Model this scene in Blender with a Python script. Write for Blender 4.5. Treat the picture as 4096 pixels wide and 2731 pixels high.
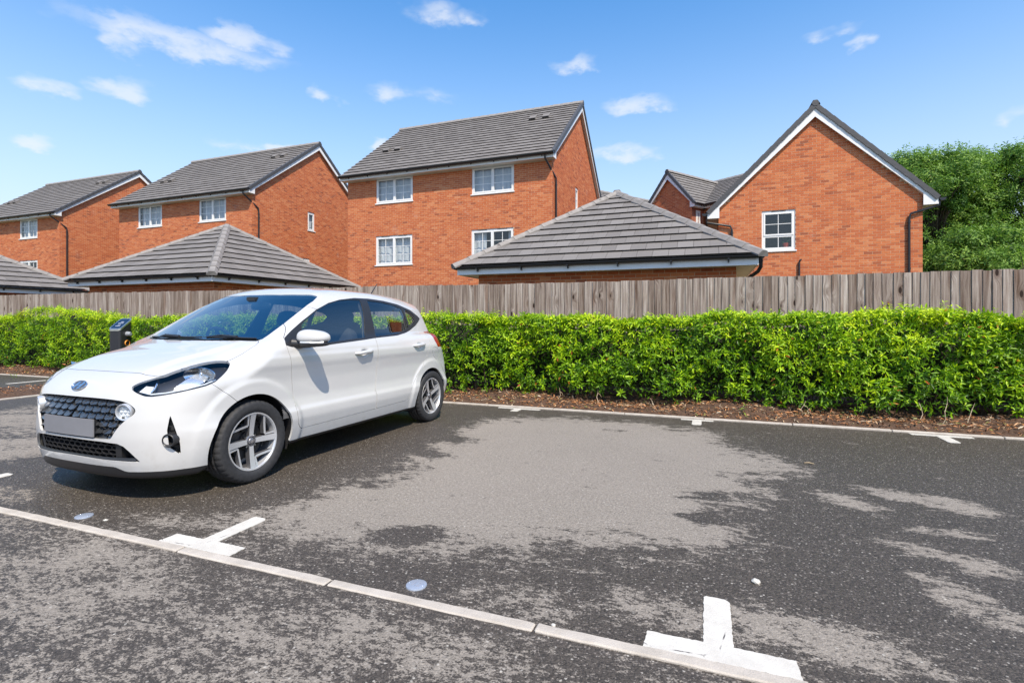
import bpy, bmesh, math, random
import numpy as np
from mathutils import Vector, Matrix

for o in list(bpy.data.objects):
    bpy.data.objects.remove(o)
scene = bpy.context.scene
COL = scene.collection
rnd = random.Random(7)
rng = np.random.default_rng(7)
R = math.radians

# ------------------------------------------------------------------ camera
cam_d = bpy.data.cameras.new('camera')
cam = bpy.data.objects.new('camera', cam_d)
COL.objects.link(cam)
cam.location = (0, 0, 1.15)
cam.rotation_euler = (R(90), 0, R(20.66))
cam_d.sensor_width = 36
cam_d.lens = 36 * 2060 / 4096
cam_d.shift_y = -81.5 / 4096
cam_d.clip_start = 0.05
cam_d.clip_end = 3000
scene.camera = cam

# ------------------------------------------------------------------ light
SUN_EL, SUN_AZ = 53.0, 138.0            # azimuth measured from +Y towards +X
sv = Vector((math.sin(R(SUN_AZ)) * math.cos(R(SUN_EL)),
             math.cos(R(SUN_AZ)) * math.cos(R(SUN_EL)), math.sin(R(SUN_EL))))
sun_d = bpy.data.lights.new('sun', 'SUN')
sun_d.energy = 3.05
sun_d.angle = R(0.53)
sun_d.color = (1.0, 0.895, 0.735)
sun = bpy.data.objects.new('sun', sun_d)
COL.objects.link(sun)
sun.location = (8, -10, 20)
sun.rotation_euler = sv.to_track_quat('Z', 'Y').to_euler()

scene.view_settings.view_transform = 'Standard'
scene.view_settings.look = 'None'
scene.view_settings.exposure = 1.0
scene.view_settings.gamma = 1.0
scene.view_settings.use_curve_mapping = False

# ------------------------------------------------------------------ node helper
class NT:
    def __init__(s, tree):
        s.t = tree
    def n(s, typ, _p=None, **kw):
        nd = s.t.nodes.new(typ)
        if _p:
            for k, v in _p.items():
                setattr(nd, k, v)
        for k, v in kw.items():
            key = int(k[1:]) if k[0] == '_' and k[1:].isdigit() else k.replace('_', ' ')
            s.put(nd.inputs[key], v)
        return nd
    def put(s, sock, v):
        if isinstance(v, bpy.types.NodeSocket):
            s.t.links.new(v, sock)
        elif isinstance(v, bpy.types.Node):
            s.t.links.new(v.outputs[0], sock)
        else:
            if sock.type == 'RGBA' and len(v) == 3:
                v = (*v, 1)
            sock.default_value = v
    def m(s, op, a, b=0.0, c=None):
        nd = s.t.nodes.new('ShaderNodeMath'); nd.operation = op
        s.put(nd.inputs[0], a); s.put(nd.inputs[1], b)
        if c is not None: s.put(nd.inputs[2], c)
        return nd.outputs[0]
    def sstep(s, v, a, b):
        nd = s.t.nodes.new('ShaderNodeMapRange'); nd.interpolation_type = 'SMOOTHSTEP'
        s.put(nd.inputs[0], v); s.put(nd.inputs[1], a); s.put(nd.inputs[2], b)
        return nd.outputs[0]
    def mix(s, f, a, b, mode='MIX'):
        nd = s.t.nodes.new('ShaderNodeMix'); nd.data_type = 'RGBA'; nd.blend_type = mode
        nd.clamp_factor = True
        s.put(nd.inputs[0], f); s.put(nd.inputs[6], a); s.put(nd.inputs[7], b)
        return nd.outputs[2]
    def ramp(s, f, stops):
        nd = s.t.nodes.new('ShaderNodeValToRGB')
        el = nd.color_ramp.elements
        while len(el) < len(stops): el.new(0.5)
        for e, (p, c) in zip(el, stops):
            e.position = p; e.color = (*c, 1) if len(c) == 3 else c
        s.put(nd.inputs[0], f)
        return nd.outputs[0]
    def noise(s, vec, scale, detail=2.0, rough=0.5, out=0):
        nd = s.n('ShaderNodeTexNoise', Scale=scale, Detail=detail, Roughness=rough)
        if vec is not None: s.put(nd.inputs['Vector'], vec)
        return nd.outputs[out]
    def mapv(s, vec, scale=(1, 1, 1), loc=(0, 0, 0), rot=(0, 0, 0)):
        nd = s.n('ShaderNodeMapping', Scale=scale, Location=loc, Rotation=rot)
        s.put(nd.inputs['Vector'], vec)
        return nd.outputs[0]
    def bump(s, h, strength=0.3, dist=0.01):
        nd = s.n('ShaderNodeBump', Strength=strength, Distance=dist)
        s.put(nd.inputs['Height'], h)
        return nd.outputs[0]

def material(name):
    m = bpy.data.materials.new(name); m.use_nodes = True
    t = NT(m.node_tree)
    bsdf = m.node_tree.nodes['Principled BSDF']
    return m, t, bsdf

def simple(name, col, rough=0.5, metal=0.0, coat=0.0, spec=0.5, var=0.0, vscale=20.0, bump=0.0):
    m, t, b = material(name)
    if var or bump:
        tc = t.n('ShaderNodeTexCoord').outputs['Object']
        nz = t.noise(tc, vscale, 4.0, 0.6)
        if var:
            c2 = tuple(max(0, c * (1 - var)) for c in col); c1 = tuple(min(1, c * (1 + var)) for c in col)
            t.put(b.inputs['Base Color'], t.ramp(nz, [(0.3, c2), (0.7, c1)]))
        else:
            t.put(b.inputs['Base Color'], col)
        if bump:
            t.put(b.inputs['Normal'], t.bump(nz, bump, 0.01))
    else:
        t.put(b.inputs['Base Color'], col)
    b.inputs['Roughness'].default_value = rough
    b.inputs['Metallic'].default_value = metal
    b.inputs['Coat Weight'].default_value = coat
    b.inputs['Coat Roughness'].default_value = 0.04
    b.inputs['Specular IOR Level'].default_value = spec
    return m

# ------------------------------------------------------------------ sky (world)
world = bpy.data.worlds.new('World')
scene.world = world
world.use_nodes = True
W = NT(world.node_tree)
bg = world.node_tree.nodes['Background']
sky = W.n('ShaderNodeTexSky', dict(sky_type='NISHITA', sun_disc=False, sun_elevation=R(SUN_EL),
          sun_rotation=R(SUN_AZ), altitude=20.0, air_density=1.15, dust_density=0.7, ozone_density=2.4))
dirv = W.n('ShaderNodeTexCoord').outputs['Generated']
sat = W.n('ShaderNodeHueSaturation', Saturation=1.40, Value=1.0, Color=sky)
# pale haze towards the horizon, the same in every direction
elv = W.n('ShaderNodeSeparateXYZ', Vector=dirv).outputs[2]
hq = W.m('DIVIDE', W.m('MAXIMUM', elv, 0.0), 0.35)
hz = W.m('MULTIPLY', W.m('POWER', 2.718, W.m('MULTIPLY', W.m('MULTIPLY', hq, hq), -1.0)), 0.88)
skycol = W.mix(hz, sat.outputs[0], (3.1, 3.45, 3.95))
# small fair-weather clouds: az / el (degrees) ellipses broken up by noise; the field goes on all round the sky
sep = W.n('ShaderNodeSeparateXYZ', Vector=dirv)
az = W.m('ARCTAN2', sep.outputs[0], sep.outputs[1])
el = W.m('ARCSINE', sep.outputs[2])
cvec = W.n('ShaderNodeCombineXYZ', X=W.m('MULTIPLY', az, 13.0), Y=W.m('MULTIPLY', el, 26.0), Z=3.1)
n1 = W.noise(cvec.outputs[0], 1.3, 6.0, 0.62)
warp = W.noise(cvec.outputs[0], 0.9, 3.0, 0.5)
CLOUDS = [(-0.929, 0.426, 0.14, 0.0176, 1.0), (-0.841, 0.451, 0.062, 0.0157, 1.0), (-1.014, 0.407, 0.033, 0.0169, 0.9), (-0.508, 0.535, 0.071, 0.0184, 0.75), (-0.433, 0.531, 0.034, 0.01, 0.5), (-1.085, 0.325, 0.034, 0.0113, 0.8), (-1.017, 0.344, 0.033, 0.013, 0.8), (-1.117, 0.248, 0.032, 0.0092, 0.9), (-0.71, 0.39, 0.03, 0.0095, 0.75), (-0.594, 0.406, 0.044, 0.0124, 0.7), (-0.517, 0.411, 0.041, 0.0112, 0.35), (-0.235, 0.459, 0.041, 0.0121, 0.8), (-0.117, 0.387, 0.066, 0.0126, 0.85), (-0.141, 0.308, 0.06, 0.0149, 1.0), (0.248, 0.421, 0.017, 0.0126, 0.7), (0.207, 0.444, 0.024, 0.007, 0.4), (-0.793, 0.298, 0.032, 0.0098, 1.0), (-0.614, 0.323, 0.028, 0.0103, 0.9), (0.417, 0.277, 0.015, 0.0089, 0.4), (-0.847, 0.292, 0.047, 0.0068, 0.35)]
crnd = random.Random(3)
for i in range(8):          # the same small clouds over the rest of the sky
    CLOUDS.append((crnd.uniform(0.9, 4.6), crnd.uniform(0.25, 0.8), crnd.uniform(.04, .14), crnd.uniform(.012, .03), crnd.uniform(.5, 1)))
waz = W.m('ADD', az, W.m('MULTIPLY', W.m('SUBTRACT', warp, 0.5), 0.17))
wel = W.m('ADD', el, W.m('MULTIPLY', W.m('SUBTRACT', n1, 0.5), 0.048))
cl = None
wv = W.n('ShaderNodeCombineXYZ', X=waz, Y=wel)
for (a, e, ra, re, s) in CLOUDS:
    if a > math.pi: a -= 2 * math.pi
    ka, ke = 1 / (ra * 1.3), 1 / (re * 1.45)
    vm = W.n('ShaderNodeVectorMath', dict(operation='MULTIPLY_ADD'), _0=wv.outputs[0], _1=(ka, ke, 0), _2=(-a * ka, -e * ke, 0))
    ln = W.n('ShaderNodeVectorMath', dict(operation='LENGTH'), _0=vm.outputs[0]).outputs['Value']
    mk = W.m('MULTIPLY_ADD', ln, -s, s)
    cl = mk if cl is None else W.m('MAXIMUM', cl, mk)
cl = W.m('MAXIMUM', cl, 0.0)
cl = W.m('MULTIPLY', W.sstep(cl, 0.0, 0.62), W.sstep(n1, 0.18, 0.62))
skyout = W.mix(W.m('MULTIPLY', cl, 0.66), skycol, (3.6, 3.75, 4.0))
W.put(bg.inputs['Color'], skyout)
bg.inputs['Strength'].default_value = 0.128

# ------------------------------------------------------------------ mesh helpers
class MB:
    """collects faces; build() links them as ONE mesh object"""
    def __init__(s):
        s.v = []; s.f = []; s.mi = []; s.a = []
    def quad(s, *p, mi=0, a=0.0):
        b = len(s.v); s.v.extend(tuple(q) for q in p)
        s.f.append(tuple(range(b, b + len(p)))); s.mi.append(mi); s.a.append(a)
    def box(s, lo, hi, mi=0, a=0.0, M=None, skip=()):
        x0, y0, z0 = lo; x1, y1, z1 = hi
        P = [(x0, y0, z0), (x1, y0, z0), (x1, y1, z0), (x0, y1, z0), (x0, y0, z1), (x1, y0, z1), (x1, y1, z1), (x0, y1, z1)]
        if M is not None: P = [tuple(M @ Vector(p)) for p in P]
        b = len(s.v); s.v.extend(P)
        for k, f in enumerate([(0, 3, 2, 1), (4, 5, 6, 7), (0, 1, 5, 4), (1, 2, 6, 5), (2, 3, 7, 6), (3, 0, 4, 7)]):
            if k in skip: continue
            s.f.append(tuple(b + i for i in f)); s.mi.append(mi); s.a.append(a)
    def prism(s, poly, d0, d1, fn, mi=0, a=0.0):
        """poly: 2-D outline (ccw), extruded between depths d0,d1; fn(x,y,d)->3-D"""
        n = len(poly); b = len(s.v)
        s.v.extend(tuple(fn(x, y, d0)) for x, y in poly)
        s.v.extend(tuple(fn(x, y, d1)) for x, y in poly)
        s.f.append(tuple(b + n - 1 - i for i in range(n))); s.f.append(tuple(b + n + i for i in range(n)))
        for i in range(n):
            j = (i + 1) % n
            s.f.append((b + i, b + j, b + n + j, b + n + i))
        s.mi.extend([mi] * (n + 2)); s.a.extend([a] * (n + 2))
    def tube(s, pts, r, seg=8, cap=True, mi=0, a=0.0):
        pts = [Vector(p) for p in pts]; rr = r if isinstance(r, (list, tuple)) else [r] * len(pts)
        up = None; rings = []
        for i, p in enumerate(pts):
            t = (pts[min(i + 1, len(pts) - 1)] - pts[max(i - 1, 0)])
            t = t.normalized() if t.length > 1e-9 else Vector((0, 0, 1))
            if up is None:
                up = Vector((0, 0, 1)) if abs(t.z) < .9 else Vector((1, 0, 0))
            x = up.cross(t)
            if x.length < 1e-6: x = Vector((1, 0, 0)).cross(t)
            x.normalize(); y = t.cross(x); up = y
            rings.append(len(s.v))
            for k in range(seg):
                an = 2 * math.pi * k / seg
                s.v.append(tuple(p + (x * math.cos(an) + y * math.sin(an)) * rr[i]))
        for i in range(len(pts) - 1):
            for k in range(seg):
                k2 = (k + 1) % seg
                s.f.append((rings[i] + k, rings[i] + k2, rings[i + 1] + k2, rings[i + 1] + k)); s.mi.append(mi); s.a.append(a)
        if cap:
            s.f.append(tuple(rings[0] + seg - 1 - k for k in range(seg))); s.mi.append(mi); s.a.append(a)
            s.f.append(tuple(rings[-1] + k for k in range(seg))); s.mi.append(mi); s.a.append(a)
    def lathe(s, prof, seg, fn, mi=0, closed=False):
        """prof: list of (radius, axial); fn(x, y, axial) -> 3-D"""
        b = len(s.v); n = len(prof)
        for k in range(seg):
            an = 2 * math.pi * k / seg
            for r, h in prof:
                s.v.append(tuple(fn(r * math.cos(an), r * math.sin(an), h)))
        for k in range(seg):
            k2 = (k + 1) % seg
            for i in range(n - 1 + (1 if closed else 0)):
                j = (i + 1) % n
                s.f.append((b + k * n + i, b + k2 * n + i, b + k2 * n + j, b + k * n + j)); s.mi.append(mi); s.a.append(0.0)
    def mesh(s, name, mats, smooth=False, attr=None):
        me = bpy.data.meshes.new(name)
        me.from_pydata(s.v, [], s.f)
        for m in (mats if isinstance(mats, (list, tuple)) else [mats]): me.materials.append(m)
        if any(s.mi): me.polygons.foreach_set('material_index', s.mi)
        if smooth: me.polygons.foreach_set('use_smooth', [True] * len(s.f))
        if attr:
            at = me.attributes.new(attr, 'FLOAT', 'FACE'); at.data.foreach_set('value', s.a)
        me.update()
        return me
    def build(s, name, mats, parent=None, smooth=False, attr=None, kind=None):
        return link(name, s.mesh(name, mats, smooth, attr), parent, kind)

def link(name, me, parent=None, kind=None):
    o = bpy.data.objects.new(name, me); COL.objects.link(o)
    if parent is not None: o.parent = parent
    if kind: o['kind'] = kind
    return o

def np_mesh(name, V, Fq, mats, smooth=True, attr=None, aval=None):
    """V (n,3), Fq (m,k) numpy"""
    me = bpy.data.meshes.new(name)
    m, k = Fq.shape
    me.vertices.add(len(V)); me.vertices.foreach_set('co', np.ascontiguousarray(V, dtype=np.float32).ravel())
    me.loops.add(m * k); me.loops.foreach_set('vertex_index', np.ascontiguousarray(Fq, dtype=np.int32).ravel())
    me.polygons.add(m); me.polygons.foreach_set('loop_start', np.arange(0, m * k, k, dtype=np.int32))
    me.polygons.foreach_set('loop_total', np.full(m, k, dtype=np.int32))
    me.polygons.foreach_set('use_smooth', np.full(m, bool(smooth)))
    for mt in (mats if isinstance(mats, (list, tuple)) else [mats]): me.materials.append(mt)
    if attr:
        at = me.attributes.new(attr, 'FLOAT', 'FACE'); at.data.foreach_set('value', np.ascontiguousarray(aval, dtype=np.float32))
    me.update(calc_edges=True)
    return me

def tag(o, label, cat, group=None):
    o['label'] = label; o['category'] = cat
    if group: o['group'] = group
    return o

def thing(name, label, cat, loc=(0, 0, 0), group=None):
    o = bpy.data.objects.new(name, None); COL.objects.link(o)
    o.location = loc; o.empty_display_size = 0.2
    return tag(o, label, cat, group)

def smooth_shade(o, angle=40):
    me = o.data
    me.polygons.foreach_set('use_smooth', [True] * len(me.polygons))
    bm = bmesh.new(); bm.from_mesh(me)
    for e in bm.edges:
        if len(e.link_faces) == 2 and e.calc_face_angle(0) > R(angle): e.smooth = False
    bm.to_mesh(me); bm.free()
    return o
# ------------------------------------------------------------------ materials for the ground
def mat_asphalt():
    m, t, b = material('asphalt')
    tc = t.n('ShaderNodeTexCoord').outputs['Object']
    dry0 = t.n('ShaderNodeAttribute', dict(attribute_name='dry')).outputs['Fac']
    near = t.n('ShaderNodeAttribute', dict(attribute_name='grain')).outputs['Fac']
    st = t.mapv(tc, (1.0, 1.6, 1), rot=(0, 0, R(-20)))
    na = t.noise(st, 2.4, 5, 0.6)
    nb = t.noise(t.mapv(tc, (1, 1.7, 1), rot=(0, 0, R(-22))), 26.0, 5, 0.72)
    nc = t.noise(tc, 120.0, 3, 0.65)
    nm = t.noise(st, 8.5, 5, 0.68)
    v = t.m('ADD', dry0, t.m('MULTIPLY', t.m('SUBTRACT', na, 0.5), 1.15))
    v = t.m('ADD', v, t.m('MULTIPLY', t.m('SUBTRACT', nb, 0.5), t.m('MULTIPLY_ADD', near, 1.6, 1.15)))
    v = t.m('ADD', v, t.m('MULTIPLY', t.m('SUBTRACT', nm, 0.5), 1.5))
    v = t.m('ADD', v, t.m('MULTIPLY', t.m('SUBTRACT', nc, 0.5), t.m('MULTIPLY_ADD', near, 1.1, 0.45)))
    dry = t.sstep(v, 0.37, 0.63)
    vo = t.n('ShaderNodeTexVoronoi', dict(feature='F1'), Scale=150.0, Vector=tc)
    agg = vo.outputs['Color']
    asep = t.n('ShaderNodeSeparateColor', Color=agg)
    spec = t.sstep(asep.outputs[0], 0.93, 1.0)                 # pale chippings
    big = t.n('ShaderNodeTexVoronoi', dict(feature='F1'), Scale=70.0, Vector=tc)
    bsep = t.n('ShaderNodeSeparateColor', Color=big.outputs['Color'])
    spec2 = t.m('MULTIPLY', t.sstep(bsep.outputs[1], 0.935, 0.97), t.sstep(big.outputs['Distance'], 0.42, 0.25))
    wetc = t.mix(asep.outputs[1], (0.040, 0.034, 0.028), (0.092, 0.077, 0.063))
    dryc = t.mix(asep.outputs[1], (0.202, 0.176, 0.147), (0.278, 0.245, 0.206))
    c = t.mix(dry, wetc, dryc)
    c = t.mix(t.m('MULTIPLY', spec, 0.6), c, (0.34, 0.30, 0.26))
    c = t.mix(t.m('MULTIPLY', spec2, 0.8), c, (0.42, 0.39, 0.34))
    lg = t.noise(tc, 0.7, 4, 0.6)
    c = t.mix(0.35, c, t.mix(lg, (0.3, 0.3, 0.3), (0.7, 0.7, 0.7)), 'OVERLAY')
    sp = t.noise(tc, 62.0, 4, 0.75)
    c = t.mix(0.75, c, t.mix(sp, (0.0, 0.0, 0.0), (1.0, 1.0, 1.0)), 'OVERLAY')
    pit = t.sstep(t.noise(st, 34.0, 4, 0.7), 0.66, 0.72)
    c = t.mix(t.m('MULTIPLY', pit, 0.7), c, (0.035, 0.030, 0.027))
    t.put(b.inputs['Base Color'], c)
    t.put(b.inputs['Roughness'], t.m('MULTIPLY_ADD', dry, 0.4, 0.5))
    b.inputs['Specular IOR Level'].default_value = 0.27
    h = t.m('ADD', t.m('MULTIPLY', vo.outputs['Distance'], -0.6), t.m('MULTIPLY', nc, 0.8))
    h = t.m('ADD', h, t.m('MULTIPLY', t.m('SUBTRACT', 0.4, big.outputs['Distance']), 0.5))
    t.put(b.inputs['Normal'], t.bump(h, 0.55, 0.006))
    return m
def mat_soil():
    m, t, b = material('soil')
    tc = t.n('ShaderNodeTexCoord').outputs['Object']
    n1 = t.noise(tc, 14, 6, 0.7); n2 = t.noise(tc, 90, 4, 0.6)
    t.put(b.inputs['Base Color'], t.ramp(t.m('MULTIPLY_ADD', n2, 0.5, t.m('MULTIPLY', n1, 0.5)),
          [(0.3, (0.030, 0.018, 0.012)), (0.55, (0.11, 0.060, 0.035)), (0.75, (0.20, 0.125, 0.08))]))
    b.inputs['Roughness'].default_value = 0.95
    t.put(b.inputs['Normal'], t.bump(t.m('ADD', n1, t.m('MULTIPLY', n2, 0.4)), 0.9, 0.03))
    return m
def mat_concrete():
    m, t, b = material('kerb_concrete')
    tc = t.n('ShaderNodeTexCoord').outputs['Object']
    oi = t.n('ShaderNodeObjectInfo').outputs['Random']
    n1 = t.noise(tc, 6, 6, 0.65); n2 = t.noise(tc, 160, 3, 0.6)
    c = t.ramp(n1, [(0.25, (0.33, 0.29, 0.24)), (0.55, (0.49, 0.44, 0.38)), (0.8, (0.57, 0.52, 0.455))])
    c = t.mix(0.45, c, t.mix(n2, (0.25, 0.25, 0.25), (0.75, 0.75, 0.75)), 'OVERLAY')
    c = t.mix(t.m('MULTIPLY', oi, 0.25), c, (0.34, 0.30, 0.25))
    t.put(b.inputs['Base Color'], c)
    b.inputs['Roughness'].default_value = 0.85
    t.put(b.inputs['Normal'], t.bump(n2, 0.5, 0.004))
    return m
def mat_paint():
    m, t, b = material('road_paint')
    tc = t.n('ShaderNodeTexCoord').outputs['Object']
    n1 = t.noise(tc, 9, 5, 0.6); n2 = t.noise(tc, 130, 3, 0.7)
    cr = t.n('ShaderNodeTexVoronoi', dict(feature='DISTANCE_TO_EDGE'), Scale=3.3, Vector=t.mapv(tc, (1, 1, 1), (0.3, .2, 0)))
    crk = t.m('MULTIPLY', t.sstep(cr.outputs['Distance'], 0.012, 0.004), t.sstep(n1, 0.5, 0.6))
    c = t.ramp(n1, [(0.3, (0.48, 0.45, 0.395)), (0.6, (0.59, 0.56, 0.50))])
    wear = t.sstep(t.m('MULTIPLY_ADD', n2, 0.7, t.m('MULTIPLY', n1, 0.3)), 0.60, 0.70)
    c = t.mix(t.m('MULTIPLY', wear, 0.6), c, (0.16, 0.15, 0.14))
    c = t.mix(crk, c, (0.07, 0.06, 0.06))
    t.put(b.inputs['Base Color'], c)
    b.inputs['Roughness'].default_value = 0.7
    t.put(b.inputs['Normal'], t.bump(n2, 0.35, 0.004))
    return m
M_ASPH, M_SOIL, M_CONC, M_PAINT = mat_asphalt(), mat_soil(), mat_concrete(), mat_paint()
M_GRASS = simple('rough_ground', (0.06, 0.075, 0.03), 0.95, var=0.4, vscale=2.0)

# ------------------------------------------------------------------ ground
mb = MB(); mb.quad((-300, -200, -.06), (300, -200, -.06), (300, 500, -.06), (-300, 500, -.06))
mb.build('ground', M_GRASS, kind='structure')

# dry patches of the drying asphalt: (X, Y, rx, ry, angle, weight)
MAIN_DRY = [(-2.1, 5.75), (-1.6, 5.9), (-.9, 6.0), (.04, 5.67), (.3, 5.0), (.73, 4.44), (.2, 4.1), (.35, 3.8), (0, 3.5), (.18, 3.07), (0, 2.78), (-.29, 2.75), (-.55, 2.64), (-.87, 2.45), (-1.5, 2.2), (-2.1, 2.15), (-2.6, 2.2), (-2.9, 2.15), (-2.55, 2.55), (-2.35, 2.85), (-2.1, 3.2), (-2.25, 3.6), (-2.35, 4.4), (-2.5, 5.0), (-2.4, 5.5)]
DRY = [(.85, 3.85, .2, .10, -30, .8), (1.35, 4.02, .40, .12, -25, .85), (1.1, 3.12, .30, .10, -28, .75), (1.22, 3.47, .25, .07, 0, .7), (1.02, 2.62, .24, .11, -65, .75), (.40, 2.13, .42, .13, -8, .72),
       (-.18, 2.14, .24, .12, 0, .65), (-.62, 2.0, .28, .12, 0, .62), (-2.7, 1.5, .7, .34, -10, .66), (-1.45, 1.5, .42, .24, 0, .62), (-.85, 1.58, .36, .14, 0, .6), (-2.35, 1.1, .9, .3, -15, .5), (-3.8, 1.5, .8, .26, 0, .55),
       (-1.2, 1.05, .8, .35, 0, .55), (-.2, 1.25, .6, .3, 0, .5), (.8, 1.4, .8, .4, 0, .5), (-2.9, 2.13, .5, .16, 0, .6), (-4.9, 3.4, .35, .9, 0, .9), (-5.6, 3.0, .9, .55, 0, .8), (-4.4, 2.06, .35, .13, 0, .75),
       (-7.5, 3.6, 1.2, 1.2, 0, .7), (2.6, 1.9, .9, .5, -15, .5), (-12.9, 5.3, .5, .25, 10, .8), (2.6, 3.2, .7, .25, -10, .55), (1.6, 2.4, .4, .2, -30, .45), (-3.3, 5.9, .5, .3, 0, .5)]
WET = [(-2.3, 4.5, .30, .12, 10, .5), (-2.15, 3.9, .25, .10, 0, .5), (-3.9, 2.55, 1.2, .42, 0, 1.2), (-.02, 3.22, .14, .07, 0, .8), (-3.2, 4.4, .62, 1.6, 0, .9), (-1.5, 2.4, .22, .14, 20, .75), (-.9, 5.45, .25, .06, 0, .5), (.0, 3.62, .14, .05, 0, .6)]
xs = np.unique(np.concatenate([np.linspace(-60, -16, 16), np.arange(-16, -6, .4), np.arange(-6, 4.01, .07), np.arange(4.4, 20, 1.2), np.linspace(21, 60, 8)]))
ys = np.unique(np.concatenate([np.linspace(-60, -2, 14), np.arange(-2, .5, .25), np.arange(.5, 6.50, .07), [6.52]]))
GX, GY = np.meshgrid(xs, ys, indexing='ij')
dry = np.full(GX.shape, 0.10)
def blob(X, Y, x, y, rx, ry, a):
    c, s = math.cos(R(a)), math.sin(R(a)); dx, dy = X - x, Y - y
    u, v = (dx * c + dy * s) / rx, (-dx * s + dy * c) / ry
    return np.clip(1.35 - np.sqrt(u * u + v * v), 0, 1)
pl = np.array(MAIN_DRY); sd = np.full(GX.shape, 1e9); ins_ = np.zeros(GX.shape, bool)
for a_, b_ in zip(pl, np.roll(pl, -1, 0)):
    e_ = b_ - a_; t_ = np.clip(((GX - a_[0]) * e_[0] + (GY - a_[1]) * e_[1]) / (e_ @ e_), 0, 1)
    sd = np.minimum(sd, np.hypot(GX - a_[0] - t_ * e_[0], GY - a_[1] - t_ * e_[1]))
    ins_ ^= ((a_[1] > GY) != (b_[1] > GY)) & (GX < (b_[0] - a_[0]) * (GY - a_[1]) / (b_[1] - a_[1] + 1e-12) + a_[0])
dry = np.maximum(dry, np.clip(.5 + np.where(ins_, sd, -sd) / .85, 0, .90))
for (x, y, rx, ry, a, w) in DRY: dry = np.maximum(dry, np.minimum(blob(GX, GY, x, y, rx * 1.25, ry * 1.35, a) * 1.15, 1) * w * .86)
for (x, y, rx, ry, a, w) in WET: dry -= blob(GX, GY, x, y, rx, ry, a) * w
dry = np.where((GY < 0), .35, dry); dry = np.where(GY < 1.8, np.maximum(dry, .30), dry)
grain = np.clip((2.9 - GY) / 1.3, 0, 1)
nx, ny = GX.shape
idx = np.arange(nx * ny).reshape(nx, ny)
Fq = np.stack([idx[:-1, :-1], idx[1:, :-1], idx[1:, 1:], idx[:-1, 1:]], -1).reshape(-1, 4)
Vg = np.stack([GX.ravel(), GY.ravel(), np.zeros(GX.size)], -1)
me = np_mesh('car_park', Vg, Fq, M_ASPH)
for nm, arr in (('dry', dry), ('grain', grain)):
    at = me.attributes.new(nm, 'FLOAT', 'POINT'); at.data.foreach_set('value', arr.ravel().astype(np.float32))
link('car_park', me, kind='structure')

# planting strip under the hedge: uneven soil
xs = np.arange(-20.2, 9.01, .12); ys = np.arange(6.54, 8.7, .1)
GX, GY = np.meshgrid(xs, ys, indexing='ij')
GZ = .03 + .045 * np.sin(GX * 2.1 + np.sin(GY * 3)) * np.sin(GY * 4.7) + rng.normal(0, .010, GX.shape) + .06 * np.clip((GY - 6.6) / .5, 0, 1)
GZ = np.where(GY < 6.6, .0, np.maximum(GZ, .0))
nx, ny = GX.shape; idx = np.arange(nx * ny).reshape(nx, ny)
Fq = np.stack([idx[:-1, :-1], idx[1:, :-1], idx[1:, 1:], idx[:-1, 1:]], -1).reshape(-1, 4)
SOIL_T = (xs[0], ys[0], .12, .1, GZ)
def soil_z(x, y):
    i = np.clip(((x - SOIL_T[0]) / .12).astype(int), 0, GZ_S.shape[0] - 1); j = np.clip(((y - SOIL_T[1]) / .1).astype(int), 0, GZ_S.shape[1] - 1)
    return GZ_S[i, j]
GZ_S = GZ
me = np_mesh('planting_bed', np.stack([GX.ravel(), GY.ravel(), GZ.ravel()], -1), Fq, M_SOIL, smooth=True)
link('planting_bed', me, kind='structure')
# island bed between two groups of bays, far left
mb = MB()
for i in range(28):
    for j in range(6):
        def P(a, b):
            x = -10.72 + 1.06 * b / 6; y = 1.92 + 4.56 * a / 28
            e = min(b, 6 - b) > 0
            return (x, y, .012 + (.05 + .03 * math.sin(a * 1.7 + b * 2.3) if e else 0))
        mb.quad(P(i, j), P(i, j + 1), P(i + 1, j + 1), P(i + 1, j))
mb.build('island_bed', M_SOIL, smooth=True, kind='structure')

# ------------------------------------------------------------------ kerbs (edging stones as pieces)
def kerb_run(name, p0, p1, step, w, h, joints=None):
    root = bpy.data.objects.new(name, None); COL.objects.link(root); root['kind'] = 'structure'
    p0 = Vector(p0); p1 = Vector(p1); L = (p1 - p0).length; d = (p1 - p0).normalized(); ang = math.atan2(d.y, d.x)
    js = joints or [i * step for i in range(int(L / step) + 1)] + [L]
    cache = {}
    for a, b in zip(js[:-1], js[1:]):
        ln = round(b - a - .009, 2)
        if ln < .05: continue
        if ln not in cache:
            bm = bmesh.new(); bmesh.ops.create_cube(bm, size=1)
            n = max(2, int(ln / .06))
            for v in bm.verts: v.co = ((v.co.x + .5) * ln, v.co.y * w, (v.co.z + .5) * (h + .1) - .1)
            bmesh.ops.subdivide_edges(bm, edges=[e for e in bm.edges if abs((e.verts[0].co - e.verts[1].co).x) > ln * .9], cuts=n)
            for v in bm.verts:
                v.co.y += rnd.uniform(-.0016, .0016); v.co.z += rnd.uniform(-.0012, .0012)
            bmesh.ops.bevel(bm, geom=[e for e in bm.edges if e.calc_face_angle(0) > 1.0], offset=.005, segments=1, affect='EDGES')
            me = bpy.data.meshes.new('kerb_stone'); bm.to_mesh(me); bm.free(); me.materials.append(M_CONC); cache[ln] = me
        o = link('kerb_stone', cache[ln], root)
        o.location = p0 + d * (a + .0045) + Vector((rnd.uniform(-.0008, .0008), rnd.uniform(-.002, .002), rnd.uniform(-.0015, .0015)))
        o.rotation_euler = (0, 0, ang + rnd.uniform(-.002, .002))
    return root
base = [-3.4, -2.47, -1.55, -.6, .31]
X0 = -3.4 - 9 * .917
js = [.917 * i for i in range(9)] + [b - X0 for b in base] + [.31 - X0 + .917 * i for i in range(1, 10)]
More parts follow.
